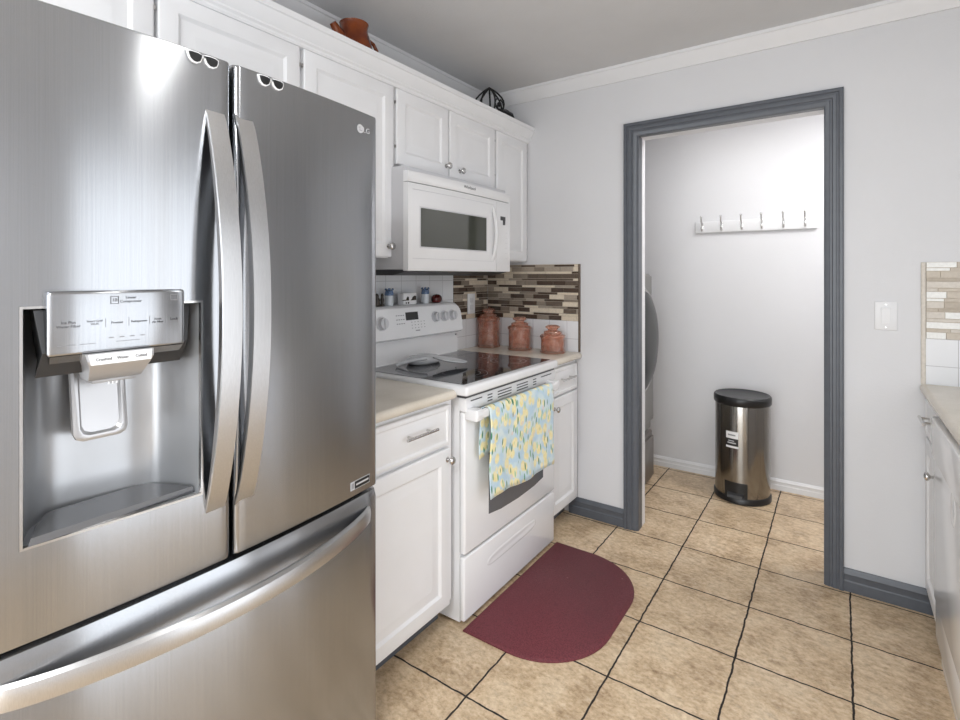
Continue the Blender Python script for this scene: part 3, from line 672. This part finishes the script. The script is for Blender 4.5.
mb = MB(); mb.box(-1.172, -1.148, RY0 + 0.002, RY1 - 0.002, 0.018, 0.258, 0.008, 3); dw = mb.build('drawer', M['enamel'], rg, 40)
mb = MB(); n = 24
def scoop(i, x): return [(x, 1.90 + (0.205 - i) * math.copysign(abs(math.cos(2 * PI * k / n)) ** 0.4, math.cos(2 * PI * k / n)), 0.178 + (0.024 - i * 0.7) * math.copysign(abs(math.sin(2 * PI * k / n)) ** 0.8, math.sin(2 * PI * k / n)) + 0.006 * math.cos(2 * PI * k / n)) for k in range(n)]
mb.loft([scoop(0, -1.149), scoop(0.006, -1.1465), scoop(0.014, -1.1460), scoop(0.022, -1.1470)]); mb.build('grip', M['enamel'], dw, 40)
for x in (-1.70, -1.23):
    for y in (RY0 + 0.06, RY1 - 0.06): mb = MB(); mb.cyl((x, y, 0), (x, y, 0.014), 0.016, 12); mb.build('foot', M['black'], rg, 40)
# back guard with slanted control face, rounded top corners
mb = MB(); rings = []; BG0, BG1 = RY0 - 0.010, 2.215; R = 0.05
ysn = [BG0 + R * (1 - math.cos(PI / 2 * k / 6)) for k in range(7)] + [BG1 - R * (1 - math.cos(PI / 2 * k / 6)) for k in range(6, -1, -1)]
for y in ysn:
    d = min(y - BG0, BG1 - y); cut = R - math.sqrt(max(0, R * R - (R - min(d, R)) ** 2)); zt = 1.174 - cut
    rings.append([(-1.778, y, 0.90), (-1.690, y, 0.90), (-1.690, y, 1.012), (-1.668, y, 1.018), (-1.652, y, 1.026), (-1.652, y, 1.034), (-1.652 - 0.16 * (zt - 0.012 - 1.034), y, zt - 0.012), (-1.681, y, zt - 0.003), (-1.690, y, zt), (-1.778, y, zt)])
mb.loft(rings); bg = mb.build('backguard', M['enamel'], rg, 30)
def bgx(z): return -1.652 - 0.16 * (z - 1.034)
mb = MB(); mb.loft([[(bgx(z) + 0.001, y, z) for y, z in ((1.786, 1.104), (1.872, 1.104), (1.872, 1.141), (1.786, 1.141))], [(bgx(z) - 0.002, y, z) for y, z in ((1.786, 1.104), (1.872, 1.104), (1.872, 1.141), (1.786, 1.141))]]); mb.build('display', M['black'], bg, 0)
for y, z, r in ((1.628, 1.100, 0.029), (2.000, 1.108, 0.025), (2.068, 1.108, 0.025), (2.135, 1.108, 0.025)):
    mb = MB(); mb.cyl((bgx(z) - 0.002, y, z), (bgx(z) + 0.004, y, z + 0.001), r * 1.12, 28); mb.cyl((bgx(z), y, z), (bgx(z) + 0.022, y, z + 0.003), r * 0.92, 28, r * 0.82)
    mb.box(bgx(z) + 0.020, bgx(z) + 0.028, y - 0.005, y + 0.005, z - r * 0.75, z + r * 0.8, 0.002)
    mb.build('knob', M['pale_plastic'], bg, 40)
def range_button(ya, yb, za, zb, nm='button'):
    mb = MB(); mb.box(bgx(zb) - 0.003, bgx((za + zb) / 2) + 0.0008, ya, yb, za, zb); mb.build(nm, M['ink_grey'], bg, 0)
for r_ in range(3):
    for c_ in range(4): range_button(1.722 + 0.015 * c_, 1.731 + 0.015 * c_, 1.127 - 0.019 * r_, 1.131 - 0.019 * r_)
    for c_ in range(5): range_button(1.82 + 0.022 * c_, 1.827 + 0.022 * c_, 1.092 - 0.014 * r_, 1.095 - 0.014 * r_)
range_button(1.845, 1.875, 1.050, 1.055, 'badge')
mb = MB(); mb.cyl((-1.690, 2.20, 1.0), (-1.684, 2.20, 1.0), 0.005, 12); mb.build('indicator', M['grey_plastic'], bg, 40)

# lemon towel over the oven handle
t_ = bmesh.new(); uvl = t_.loops.layers.uv.new('UVMap')
def towel_sheet(path, ya, yb, ny, hem, amp, ph, v0):
    P = {}
    ln = [0]
    for a, b_ in zip(path, path[1:]): ln.append(ln[-1] + math.hypot(b_[0] - a[0], b_[1] - a[1]))
    for i in range(ny + 1):
        s = i / ny
        for j, (x, z) in enumerate(path):
            f = ln[j] / ln[-1]
            fold = amp * (0.25 + f) * (math.sin(s * 15 + ph) + 0.5 * math.sin(s * 31 + ph * 2 + f * 2))
            y = ya + (yb - ya) * s + 0.004 * math.sin(f * 6 + s * 3)
            z2 = z + (hem(s) * f if hem else 0)
            P[i, j] = (t_.verts.new((x + fold, y, z2)), ((ya + (yb - ya) * s), v0 - ln[j]))
    for i in range(ny):
        for j in range(len(path) - 1):
            q = [P[i, j], P[i + 1, j], P[i + 1, j + 1], P[i, j + 1]]
            f = t_.faces.new([k[0] for k in q])
            for lp, k in zip(f.loops, q): lp[uvl].uv = k[1]
top_arc = [(-1.1005 + 0.0165 * math.cos(a), 0.797 + 0.021 * math.sin(a)) for a in [PI * 0.95, PI * 0.8, PI * 0.65, PI * 0.5, PI * 0.35, PI * 0.2, PI * 0.05]]
front = top_arc[3:] + [(-1.0825 + 0.002 * math.sin(k * 0.5), 0.785 - 0.0200 * k) for k in range(1, 17)]
back = top_arc[3::-1] + [(-1.1185, 0.785 - 0.0185 * k) for k in range(1, 10)]
towel_sheet(front, 1.622, 2.146, 60, lambda s: 0.004 - 0.022 * s + 0.005 * math.sin(s * 9), 0.0022, 0.4, 1.0)
towel_sheet(back, 1.604, 2.120, 60, lambda s: 0.01 * math.sin(s * 8), 0.0010, 1.0, 1.0)
me = bpy.data.meshes.new('dish_towel'); t_.to_mesh(me); t_.free(); me.materials.append(M['towel']); me.shade_smooth()
o = link('dish_towel', me); md = o.modifiers.new('thickness', 'SOLIDIFY'); md.thickness = 0.0022; md.offset = 0
tag(o, 'blue and yellow lemon-print dish towel hanging on the oven handle', 'towel')

# spoon rest on the cooktop
sr = thing('spoon_rest', 'grey spoon rest with spatula lying on the glass cooktop', 'spoon rest', (-1.56, 1.80, 0.9104))
mb = MB(); mb.lathe((-1.585, 1.820, 0.9104), [(0.085, 0.0), (0.096, 0.008), (0.099, 0.018), (0.085, 0.030), (0.045, 0.038), (0.01, 0.040)], 32, 0.66, 0.95)
mb.build('dish', M['spoon'], sr, 50)
mb = MB(); rr = []
for k in range(13):
    s = k / 12; cx, cy, cz = -1.480 + 0.110 * s, 1.76 + 0.110 * s, 0.948 - 0.026 * s
    w = (0.010 + 0.048 * math.sin(PI * s) ** 0.7) if k not in (0, 12) else 0.006
    dx, dy = -0.707 * w, 0.707 * w
    rr.append([(cx - dx, cy - dy, cz + 0.004), (cx, cy, cz - 0.008 * math.sin(PI * s)), (cx + dx, cy + dy, cz + 0.004), (cx + dx, cy + dy, cz + 0.008), (cx, cy, cz - 0.004 * math.sin(PI * s)), (cx - dx, cy - dy, cz + 0.008)])
mb.loft(rr); mb.build('spatula', M['spoon'], sr, 50)
mb = MB(); mb.tube([(-1.498, 1.745, 0.948), (-1.545, 1.700, 0.940), (-1.590, 1.668, 0.925), (-1.60, 1.655, 0.918)], 0.008, 10); mb.build('handle', M['spoon'], sr, 50)

# canisters
def canister(label, x, y, zt, r):
    t = thing('glass_canister', label, 'canister', (x, y, 0.892), 'amber pressed-glass canisters')
    h = zt - 0.892; b_ = h - 0.052
    mb = MB()
    mb.lathe((x, y, 0.892), [(r * 0.90, 0), (r * 1.04, 0.002), (r * 1.06, 0.010), (r * 0.97, 0.016), (r * 0.97, b_ - 0.022), (r * 1.05, b_ - 0.016), (r * 1.06, b_ - 0.006), (r * 0.95, b_), (r * 0.75, b_ + 0.003), (r * 0.70, b_ - 0.002), (r * 0.88, b_ - 0.010), (r * 0.89, 0.02), (r * 0.80, 0.010)], 48, 1, 1, 12, 0.025)
    mb.build('jar', M['amber'], t, 30)
    mb = MB()
    mb.lathe((x, y, 0.892), [(r * 0.72, b_ + 0.003), (r * 0.78, b_ + 0.010), (r * 0.72, b_ + 0.017), (r * 0.40, b_ + 0.023), (r * 0.40, b_ + 0.029), (r * 0.62, b_ + 0.036), (r * 0.64, b_ + 0.044), (r * 0.40, b_ + 0.051), (r * 0.06, b_ + 0.052)], 36)
    mb.build('lid', M['amber'], t, 40)
canister('tallest amber glass canister, in the corner beside the range', -1.710, 2.548, 1.120, 0.063)
canister('middle-height amber glass canister between the other two', -1.497, 2.548, 1.080, 0.063)
canister('shortest amber glass canister, nearest the doorway wall end', -1.288, 2.548, 1.045, 0.064)

# things standing on the back guard of the range
ZBG = 1.174
def shaker(label, y, x=-1.722, r=0.0195, h=0.058):
    t = thing('shaker', label, 'shaker', (x, y, ZBG), 'white and blue shakers on the range')
    mb = MB(); mb.lathe((x, y, ZBG), [(r * 0.9, 0), (r, 0.002), (r, h * 0.8), (r * 0.95, h * 0.85)], 24); mb.build('body', M['ware'], t, 40)
    mb = MB(); mb.lathe((x, y, ZBG), [(r * 0.98, h * 0.80), (r * 1.05, h * 0.86), (r * 1.0, h * 1.05), (r * 0.9, h * 1.18), (r * 0.6, h * 1.24)], 24)
    for k in range(4):
        a = k * PI / 2 + 0.6; mb.sphere((x + r * 0.8 * math.cos(a), y + r * 0.8 * math.sin(a), ZBG + h * 1.30), r * 0.30)
    mb.build('top', M['blue_paint'], t, 40)
shaker('white shaker with blue top left of the printed box', 1.735)
shaker('white shaker with blue top right of the printed box', 1.990)
bxm = thing('printed_box', 'small white box with brown pictures on the range backguard', 'box', (-1.722, 1.850, ZBG))
mb = MB(); mb.box(-1.744, -1.704, 1.812, 1.905, ZBG, ZBG + 0.056, 0.004, 2); mb.build('body', M['white_print'], bxm, 40)
mb = MB()
x_ = -1.7035
for pts in ([(1.800, 0.020), (1.812, 0.024), (1.830, 0.024), (1.836, 0.036), (1.842, 0.040), (1.848, 0.036), (1.850, 0.020)], [(1.860, 0.020), (1.870, 0.026), (1.876, 0.036), (1.888, 0.042), (1.901, 0.040), (1.901, 0.020)], [(1.828, 0.004), (1.833, 0.004), (1.833, 0.013), (1.828, 0.013)], [(1.842, 0.004), (1.850, 0.004), (1.850, 0.013), (1.842, 0.013)]):
    mb.loft([[(x_ - 0.001, y, ZBG + z) for y, z in pts], [(x_ + 0.001, y, ZBG + z) for y, z in pts]])
mb.build('picture', M['figurine'], bxm, 0)
mb = MB(); mb.lathe((-1.722, 2.080, ZBG), [(0.020, 0), (0.028, 0.004), (0.031, 0.016), (0.029, 0.030), (0.020, 0.039), (0.012, 0.042), (0.001, 0.044)], 24, 0.8, 1.05)
tag(mb.build('lidded_pot', M['red_ware'], None, 50), 'small dark red round pot, rightmost on the range backguard', 'pot')
mb = MB(); mb.lathe((-1.722, 1.655, ZBG), [(0.015, 0), (0.017, 0.004), (0.014, 0.02), (0.016, 0.03), (0.010, 0.040), (0.011, 0.048), (0.006, 0.056), (0.001, 0.058)], 20)
tag(mb.build('figurine', M['figurine'], None, 50), 'stout dark brown figurine next to the refrigerator edge on the range', 'figurine')
mb = MB(); mb.lathe((-1.722, 1.690, ZBG), [(0.010, 0), (0.011, 0.003), (0.006, 0.012), (0.010, 0.028), (0.006, 0.040), (0.007, 0.048), (0.005, 0.055), (0.001, 0.058)], 20)
tag(mb.build('figurine', M['figurine'], None, 50), 'slim dark figurine beside the white shaker on the range', 'figurine')

# ------------------------------------------------------------------ microwave
mw = thing('microwave', 'white over-the-range microwave under the short wall cabinet', 'microwave', (-1.6, 1.90, 1.336))
MY0, MY1, MZ0, MZ1, MX = 1.520, 2.290, 1.333, 1.734, -1.400
mb = MB(); mb.box(XL + 0.008, -1.430, MY0 + 0.004, MY1 - 0.004, MZ0 + 0.006, MZ1 + 0.022); mb.build('body', M['pale_plastic'], mw, 0)
mb = MB(); mb.loft([[(-1.778, y, MZ0 - 0.018), (-1.50, y, MZ0 - 0.018), (-1.42, y, MZ0 - 0.002), (-1.42, y, MZ0 + 0.004), (-1.778, y, MZ0 + 0.006)] for y in (MY0 + 0.01, MY1 - 0.01)]); mb.build('underside', M['blackish'], mw, 0)
def bowed(mb, y0, y1, z0, z1, x0, bulge, xb, n=16):
    rings = []
    for k in range(n + 1):
        y = y0 + (y1 - y0) * k / n; u = 2 * (y - MY0) / (MY1 - MY0) - 1
        x = x0 - bulge * u * u
        rings.append([(xb, y, z0), (x - 0.004, y, z0), (x, y, z0 + 0.005), (x, y, z1 - 0.005), (x - 0.004, y, z1), (xb, y, z1)])
    mb.loft(rings)
def mwx(y): u = 2 * (y - MY0) / (MY1 - MY0) - 1; return -1.392 - 0.012 * u * u
mb = MB(); bowed(mb, MY0, MY1, 1.690, MZ1, -1.392, 0.012, -1.431); gr = mb.build('top_grille', M['enamel'], mw, 40)
text('Whirlpool', 0.019, (mwx(1.92) + 0.0006, 1.920, 1.716), M['ink'], gr, wx=1.15)
mb = MB(); bowed(mb, MY0, 2.150, MZ0, 1.687, -1.392, 0.012, -1.431); md_ = mb.build('door', M['enamel'], mw, 40)
mb = MB(); bowed(mb, 2.153, MY1, MZ0, 1.687, -1.392, 0.012, -1.431); mc = mb.build('control_panel', M['enamel'], mw, 40)
mb = MB()
for xo, i_, m_ in ((0.0008, 0.006, 0), (0.0016, 0.0, 1)):
    mb.mi = m_; ya_, yb_, za_, zb_ = 1.590 - i_, 2.056 + i_, 1.432 - i_, 1.590 + i_
    mb.loft([[(mwx(y) - 0.003, y, za_), (mwx(y) + xo, y, za_), (mwx(y) + xo, y, zb_), (mwx(y) - 0.003, y, zb_)] for y in [ya_ + (yb_ - ya_) * k / 10 for k in range(11)]])
mb.build('window', [M['pale_plastic'], M['mw_glass']], md_, 20)
mb = MB()
for a in ((1.545, 2.125, 1.660, 1.6625), (1.545, 2.125, 1.382, 1.3845)):
    n = 12
    mb.loft([[(mwx(a[0] + (a[1] - a[0]) * k / n) + e, a[0] + (a[1] - a[0]) * k / n, zz) for e, zz in ((-0.002, a[2]), (0.0008, a[2]), (0.0008, a[3]), (-0.002, a[3]))] for k in range(n + 1)])
mb.build('door_line', M['pale_plastic'], md_, 0)
mb = MB(); rr = []
for k in range(17):
    s = k / 16; z = 1.382 + 0.278 * s; y = 2.118; x = mwx(y) - 0.002 + 0.030 * math.sin(PI * s) ** 0.7
    rr.append([(x - 0.010, y - 0.010, z), (x - 0.002, y - 0.011, z), (x, y - 0.006, z), (x, y + 0.006, z), (x - 0.002, y + 0.011, z), (x - 0.010, y + 0.010, z)])
mb.loft(rr); mb.build('handle', M['enamel'], md_, 40)
mb = MB(); mb.box(mwx(2.21) - 0.002, mwx(2.21) + 0.001, 2.190, 2.238, 1.592, 1.612); mb.box(mwx(2.21) - 0.002, mwx(2.21) + 0.001, 2.215, 2.236, 1.570, 1.592); mb.build('display', M['ink'], mc, 0)
for r_ in range(6):
    for c_ in range(3): mb = MB(); mb.box(mwx(2.24) - 0.003, mwx(2.24) + 0.0004, 2.185 + 0.028 * c_, 2.205 + 0.028 * c_, 1.40 + 0.026 * r_, 1.402 + 0.026 * r_); mb.build('button', M['pale_plastic'], mc, 0)

# ------------------------------------------------------------------ on top of the wall cabinets
ZTOP = ZT
PY = 1.415
pt = thing('pitcher', 'burnt orange glazed pitcher on top of the wall cabinets', 'pitcher', (-1.60, PY, ZTOP))
mb = MB(); mb.lathe((-1.60, PY, ZTOP), [(0.052, 0), (0.060, 0.004), (0.072, 0.04), (0.073, 0.08), (0.064, 0.115), (0.056, 0.138), (0.053, 0.158), (0.058, 0.176), (0.054, 0.176), (0.049, 0.158), (0.052, 0.138)], 36); mb.build('body', M['pottery'], pt, 50)
mb = MB(); mb.tube([(-1.60, PY - 0.045, ZTOP + 0.075), (-1.60, PY - 0.075, ZTOP + 0.105), (-1.60, PY - 0.090, ZTOP + 0.125), (-1.60, PY - 0.107, ZTOP + 0.142)], 0.02, 14, [0.034, 0.024, 0.017, 0.013]); mb.build('spout', M['pottery'], pt, 50)
mb = MB(); mb.tube([(-1.60, PY + q, ZTOP + z) for q, z in ((0.055, 0.128), (0.078, 0.140), (0.105, 0.134), (0.124, 0.112), (0.122, 0.080), (0.098, 0.050), (0.066, 0.036))], 0.0075, 10); mb.build('handle', M['pottery'], pt, 50)
io = thing('iron_ornament', 'black wrought-iron scroll ornament on the cabinet top near the corner', 'ornament', (-1.60, 2.42, ZTOP))
mb = MB()
for k in range(7):
    a = k * 2 * PI / 7 + 0.3
    mb.tube([(-1.60 + 0.085 * math.sin(PI * s / 10) ** 0.9 * math.cos(a), 2.390 + 0.085 * math.sin(PI * s / 10) ** 0.9 * math.sin(a), ZTOP + 0.213 - 0.203 * s / 10) for s in range(11)], 0.0048, 8)
mb.build('cage', M['iron'], io, 50)
mb = MB()
for s_ in (-1, 1):
    mb.tube([(-1.575, 2.455 + s_ * (0.010 + 0.030 * 1.15 * math.sin(a)), ZTOP + 0.140 + 0.024 * math.cos(a) - 0.004 * a) for a in [0.0, 0.8, 1.6, 2.4, 3.2, 4.0, 4.8]], 0.0045, 8)
mb.sphere((-1.575, 2.455, ZTOP + 0.134), 0.014)
mb.build('scroll', M['iron'], io, 50)
mb = MB(); mb.tube([(-1.575, 2.455, ZTOP + 0.100), (-1.58, 2.53, ZTOP + 0.116), (-1.585, 2.60, ZTOP + 0.114), (-1.59, 2.640, ZTOP + 0.098)], 0.011, 10, [0.009, 0.012, 0.012, 0.006]); mb.build('stem', M['iron'], io, 50)
mb = MB(); mb.cyl((-1.60, 2.40, ZTOP), (-1.60, 2.40, ZTOP + 0.012), 0.07, 28); mb.cyl((-1.59, 2.44, ZTOP), (-1.578, 2.455, ZTOP + 0.11), 0.006, 10); mb.build('base', M['iron'], io, 40)

# ------------------------------------------------------------------ wall plates
ou = thing('wall_outlet', 'white wall outlet on the dark mosaic tile behind the canisters', 'outlet', (-1.775, 2.466, 1.085))
mb = MB(); mb.box(XL + 0.008, XL + 0.014, 2.430, 2.502, 1.090, 1.208, 0.002); mb.build('plate', M['white_print'], ou, 40)
for z in (1.128, 1.170):
    mb = MB(); mb.box(XL + 0.013, XL + 0.0165, 2.450, 2.482, z - 0.014, z + 0.014, 0.003); s_ = mb.build('socket', M['trim_white'], ou, 40)
sw = thing('light_switch', 'white rocker light switch on the grey wall right of the doorway', 'switch', (0.153, YB - 0.004, 1.092))
mb = MB(); mb.box(0.117, 0.189, YB - 0.006, YB, 1.094, 1.208, 0.002); mb.build('plate', M['trim_white'], sw, 40)
mb = MB(); mb.loft([[(0.137, YB - 0.005, 1.120), (0.169, YB - 0.005, 1.120), (0.169, YB - 0.005, 1.184), (0.137, YB - 0.005, 1.184)], [(0.138, YB - 0.008, 1.121), (0.168, YB - 0.008, 1.121), (0.168, YB - 0.012, 1.183), (0.138, YB - 0.012, 1.183)]]); mb.build('rocker', M['trim_white'], sw, 0)
for z in (1.105, 1.197): mb = MB(); mb.cyl((0.153, YB - 0.0065, z), (0.153, YB - 0.005, z), 0.0022, 10); mb.build('screw', M['chrome'], sw, 40)

# ------------------------------------------------------------------ mat
mb = MB(); r = 0.27; xa, xb_, ya, yb = -1.142, -0.682, 1.530, 2.300
pts = [(xa, ya)] + [(xb_ - r + r * math.sin(PI / 2 * k / 14), ya + r - r * math.cos(PI / 2 * k / 14)) for k in range(15)] + [(xb_ - r + r * math.cos(PI / 2 * k / 14), yb - r + r * math.sin(PI / 2 * k / 14)) for k in range(15)] + [(xa, yb)]
c_ = Vector(((xa + xb_) / 2, (ya + yb) / 2))
def inset(p, i): d = Vector(p) - c_; return (c_.x + d.x * (1 - i / 0.3), c_.y + d.y * (1 - i / 0.38))
mb.loft([[(*p, 0.0005) for p in pts], [(*p, 0.005) for p in pts], [(*inset(p, 0.012), 0.013) for p in pts]])
tag(mb.build('floor_mat', M['mat'], None, 40), 'burgundy half-round mat on the tile floor before the range', 'mat')

# ------------------------------------------------------------------ laundry room
hk = thing('coat_rack', 'white hook rail with six metal hooks on the laundry wall', 'coat rack', (-0.45, YLB - 0.01, 1.59))
mb = MB(); mb.box(-0.785, -0.110, YLB - 0.020, YLB, 1.594, 1.668, 0.004); mb.build('board', M['trim_white'], hk, 40)
for x in (-0.742, -0.625, -0.508, -0.396, -0.280, -0.168):
    mb = MB(); y = YLB - 0.020
    mb.box(x - 0.006, x + 0.006, y - 0.004, y, 1.606, 1.662, 0.002)
    mb.tube([(x, y - 0.003, 1.650), (x, y - 0.022, 1.648), (x, y - 0.042, 1.664), (x, y - 0.048, 1.692)], 0.0042, 8)
    mb.sphere((x, y - 0.048, 1.694), 0.0072)
    mb.tube([(x, y - 0.003, 1.620), (x, y - 0.012, 1.606), (x, y - 0.026, 1.606), (x, y - 0.030, 1.622)], 0.0040, 8)
    mb.sphere((x, y - 0.030, 1.624), 0.0062)
    mb.build('hook', M['chrome'], hk, 50)
tc = thing('trash_can', 'oval stainless step trash can with black lid in the laundry room', 'trash can', (-0.468, 3.435, 0))
TX, TY, TA, TB = -0.478, 3.430, 0.150, 0.150
mb = MB(); mb.lathe((TX, TY, 0), [(0.99, 0), (1.03, 0.004), (1.03, 0.030), (1.0, 0.036)], 48, TA, TB); mb.build('base', M['black'], tc, 40)
mb = MB(); mb.lathe((TX, TY, 0), [(0.98, 0.034), (0.985, 0.06), (0.985, 0.553), (0.97, 0.566)], 64, TA, TB); mb.build('body', M['steel_can'], tc, 40)
mb = MB(); mb.lathe((TX, TY, 0), [(1.0, 0.558), (1.035, 0.564), (1.04, 0.592), (1.03, 0.602), (0.99, 0.608), (0.94, 0.606), (0.86, 0.601), (0.05, 0.603)], 64, TA, TB); mb.build('lid', M['black'], tc, 40)
def on_can(a0, a1, z0, z1, d0, d1, n=8):
    mb = MB(); rr = []
    for k in range(n + 1):
        a = a0 + (a1 - a0) * k / n
        rr.append([(TX + (TA * q) * math.cos(a), TY + (TB * q) * math.sin(a), z) for q, z in ((d0, z0), (d1, z0), (d1, z1), (d0, z1))])
    mb.loft(rr); return mb
AF = -PI / 2 - 0.10
on_can(AF - 0.42, AF + 0.42, 0.030, 0.122, 0.97, 1.0).build('pedal_recess', M['black'], tc, 40)
mb = MB(); mb.loft([[(TX - 0.015 + s * w, TY - TB - d, z) for s, d, z in ((-1, -0.02, 0.048), (1, -0.02, 0.048), (1, -0.02, 0.066), (-1, -0.02, 0.066))] for w, d_ in ((0.046, 0),)] + [[(TX - 0.015 - 0.040, TY - TB - 0.022, 0.040), (TX - 0.015 + 0.040, TY - TB - 0.022, 0.040), (TX - 0.015 + 0.040, TY - TB - 0.020, 0.056), (TX - 0.015 - 0.040, TY - TB - 0.020, 0.056)]])
mb.build('pedal', M['blackish'], tc, 30)
lb = on_can(AF - 0.36, AF + 0.10, 0.372, 0.412, 0.98, 0.992).build('label', M['white_print'], tc, 40)
on_can(AF - 0.36, AF + 0.10, 0.330, 0.371, 0.98, 0.992).build('label', M['black'], tc, 40)
on_can(AF - 0.30, AF + 0.02, 0.343, 0.350, 0.98, 0.994).build('label_print', M['pale_plastic'], lb, 40)
on_can(AF - 0.27, AF - 0.05, 0.356, 0.361, 0.98, 0.994).build('label_print', M['pale_plastic'], lb, 40)
on_can(AF - 0.28, AF + 0.0, 0.388, 0.396, 0.98, 0.994).build('label_print', M['ink_grey'], lb, 40)
on_can(AF - 0.36, AF + 0.10, 0.318, 0.3295, 0.98, 0.992).build('label_print', M['white_print'], lb, 40)

wsh = thing('washing_machine', 'graphite front-load washer with dark round door behind the doorway', 'washing machine', (-1.36, 3.02, 0.335))
mb = MB(); mb.box(XL + 0.03, -0.990, 2.775, 3.345, 0.337, 1.325, 0.02, 3); mb.box(-1.0, -0.972, 2.785, 3.335, 0.40, 1.15, 0.014, 3); mb.build('body', M['washer'], wsh, 40)
mb = MB(); mb.box(-1.0, -0.984, 2.79, 3.335, 1.185, 1.312, 0.006); mb.build('control_panel', M['washer'], wsh, 40)
mb = MB(); yc, zc = 3.055, 0.93
mb.loft([[(x, yc + r * math.cos(2 * PI * k / 40), zc + r * 1.14 * math.sin(2 * PI * k / 40)) for k in range(40)] for x, r in ((-0.975, 0.275), (-0.955, 0.275), (-0.945, 0.262), (-0.955, 0.25))]); dr_ = mb.build('door', M['chrome'], wsh, 40)
mb = MB(); mb.loft([[(x, yc + r * math.cos(2 * PI * k / 40), zc + r * 1.14 * math.sin(2 * PI * k / 40)) for k in range(40)] for x, r in ((-0.955, 0.258), (-0.944, 0.255), (-0.925, 0.22), (-0.908, 0.16), (-0.900, 0.08), (-0.899, 0.01))]); mb.build('door_glass', M['washer_glass'], dr_, 40)
mb = MB(); mb.box(XL + 0.03, -0.985, 2.775, 3.345, 0.022, 0.332, 0.01, 2)
pdm = mb.build('washer_pedestal', M['pedestal'], None, 40); tag(pdm, 'dark drawer pedestal under the front-load washer', 'pedestal')
mb = MB(); mb.box(-0.986, -0.972, 2.785, 3.335, 0.05, 0.30, 0.005); mb.build('drawer', M['pedestal'], pdm, 40)
for x in (-1.70, -1.05):
    for y in (2.82, 3.30): mb = MB(); mb.cyl((x, y, 0), (x, y, 0.024), 0.02, 12); mb.build('foot', M['black'], pdm, 40)

# ------------------------------------------------------------------ lamps (fixtures of the area lights; kitchen rear and laundry right are added fill)
for nm, lb_, x, y, sx, sy in (('ceiling_light', 'narrow white flush ceiling light facing the refrigerator', -0.30, 0.75, 0.64, 0.14), ('ceiling_light', 'added square white flush fill light at the rear of the kitchen', -0.25, -0.55, 0.64, 0.64), ('ceiling_light', 'white flush ceiling light over the coat rack in the laundry room', -0.45, 2.94, 0.44, 0.44), ('ceiling_light', 'added white flush fill light at the far right end of the laundry room', 0.45, 2.98, 0.44, 0.44)):
    t = thing(nm, lb_, 'lamp', (x, y, ZC - 0.06))
    mb = MB(); mb.box(x - sx / 2, x + sx / 2, y - sy / 2, y + sy / 2, ZC - 0.055, ZC, 0.006); mb.build('housing', M['fixture'], t, 40)
    mb = MB(); mb.box(x - sx / 2 + 0.02, x + sx / 2 - 0.02, y - sy / 2 + 0.02, y + sy / 2 - 0.02, ZC - 0.062, ZC - 0.054, 0.003); mb.build('diffuser', M['lamp'], t, 40)
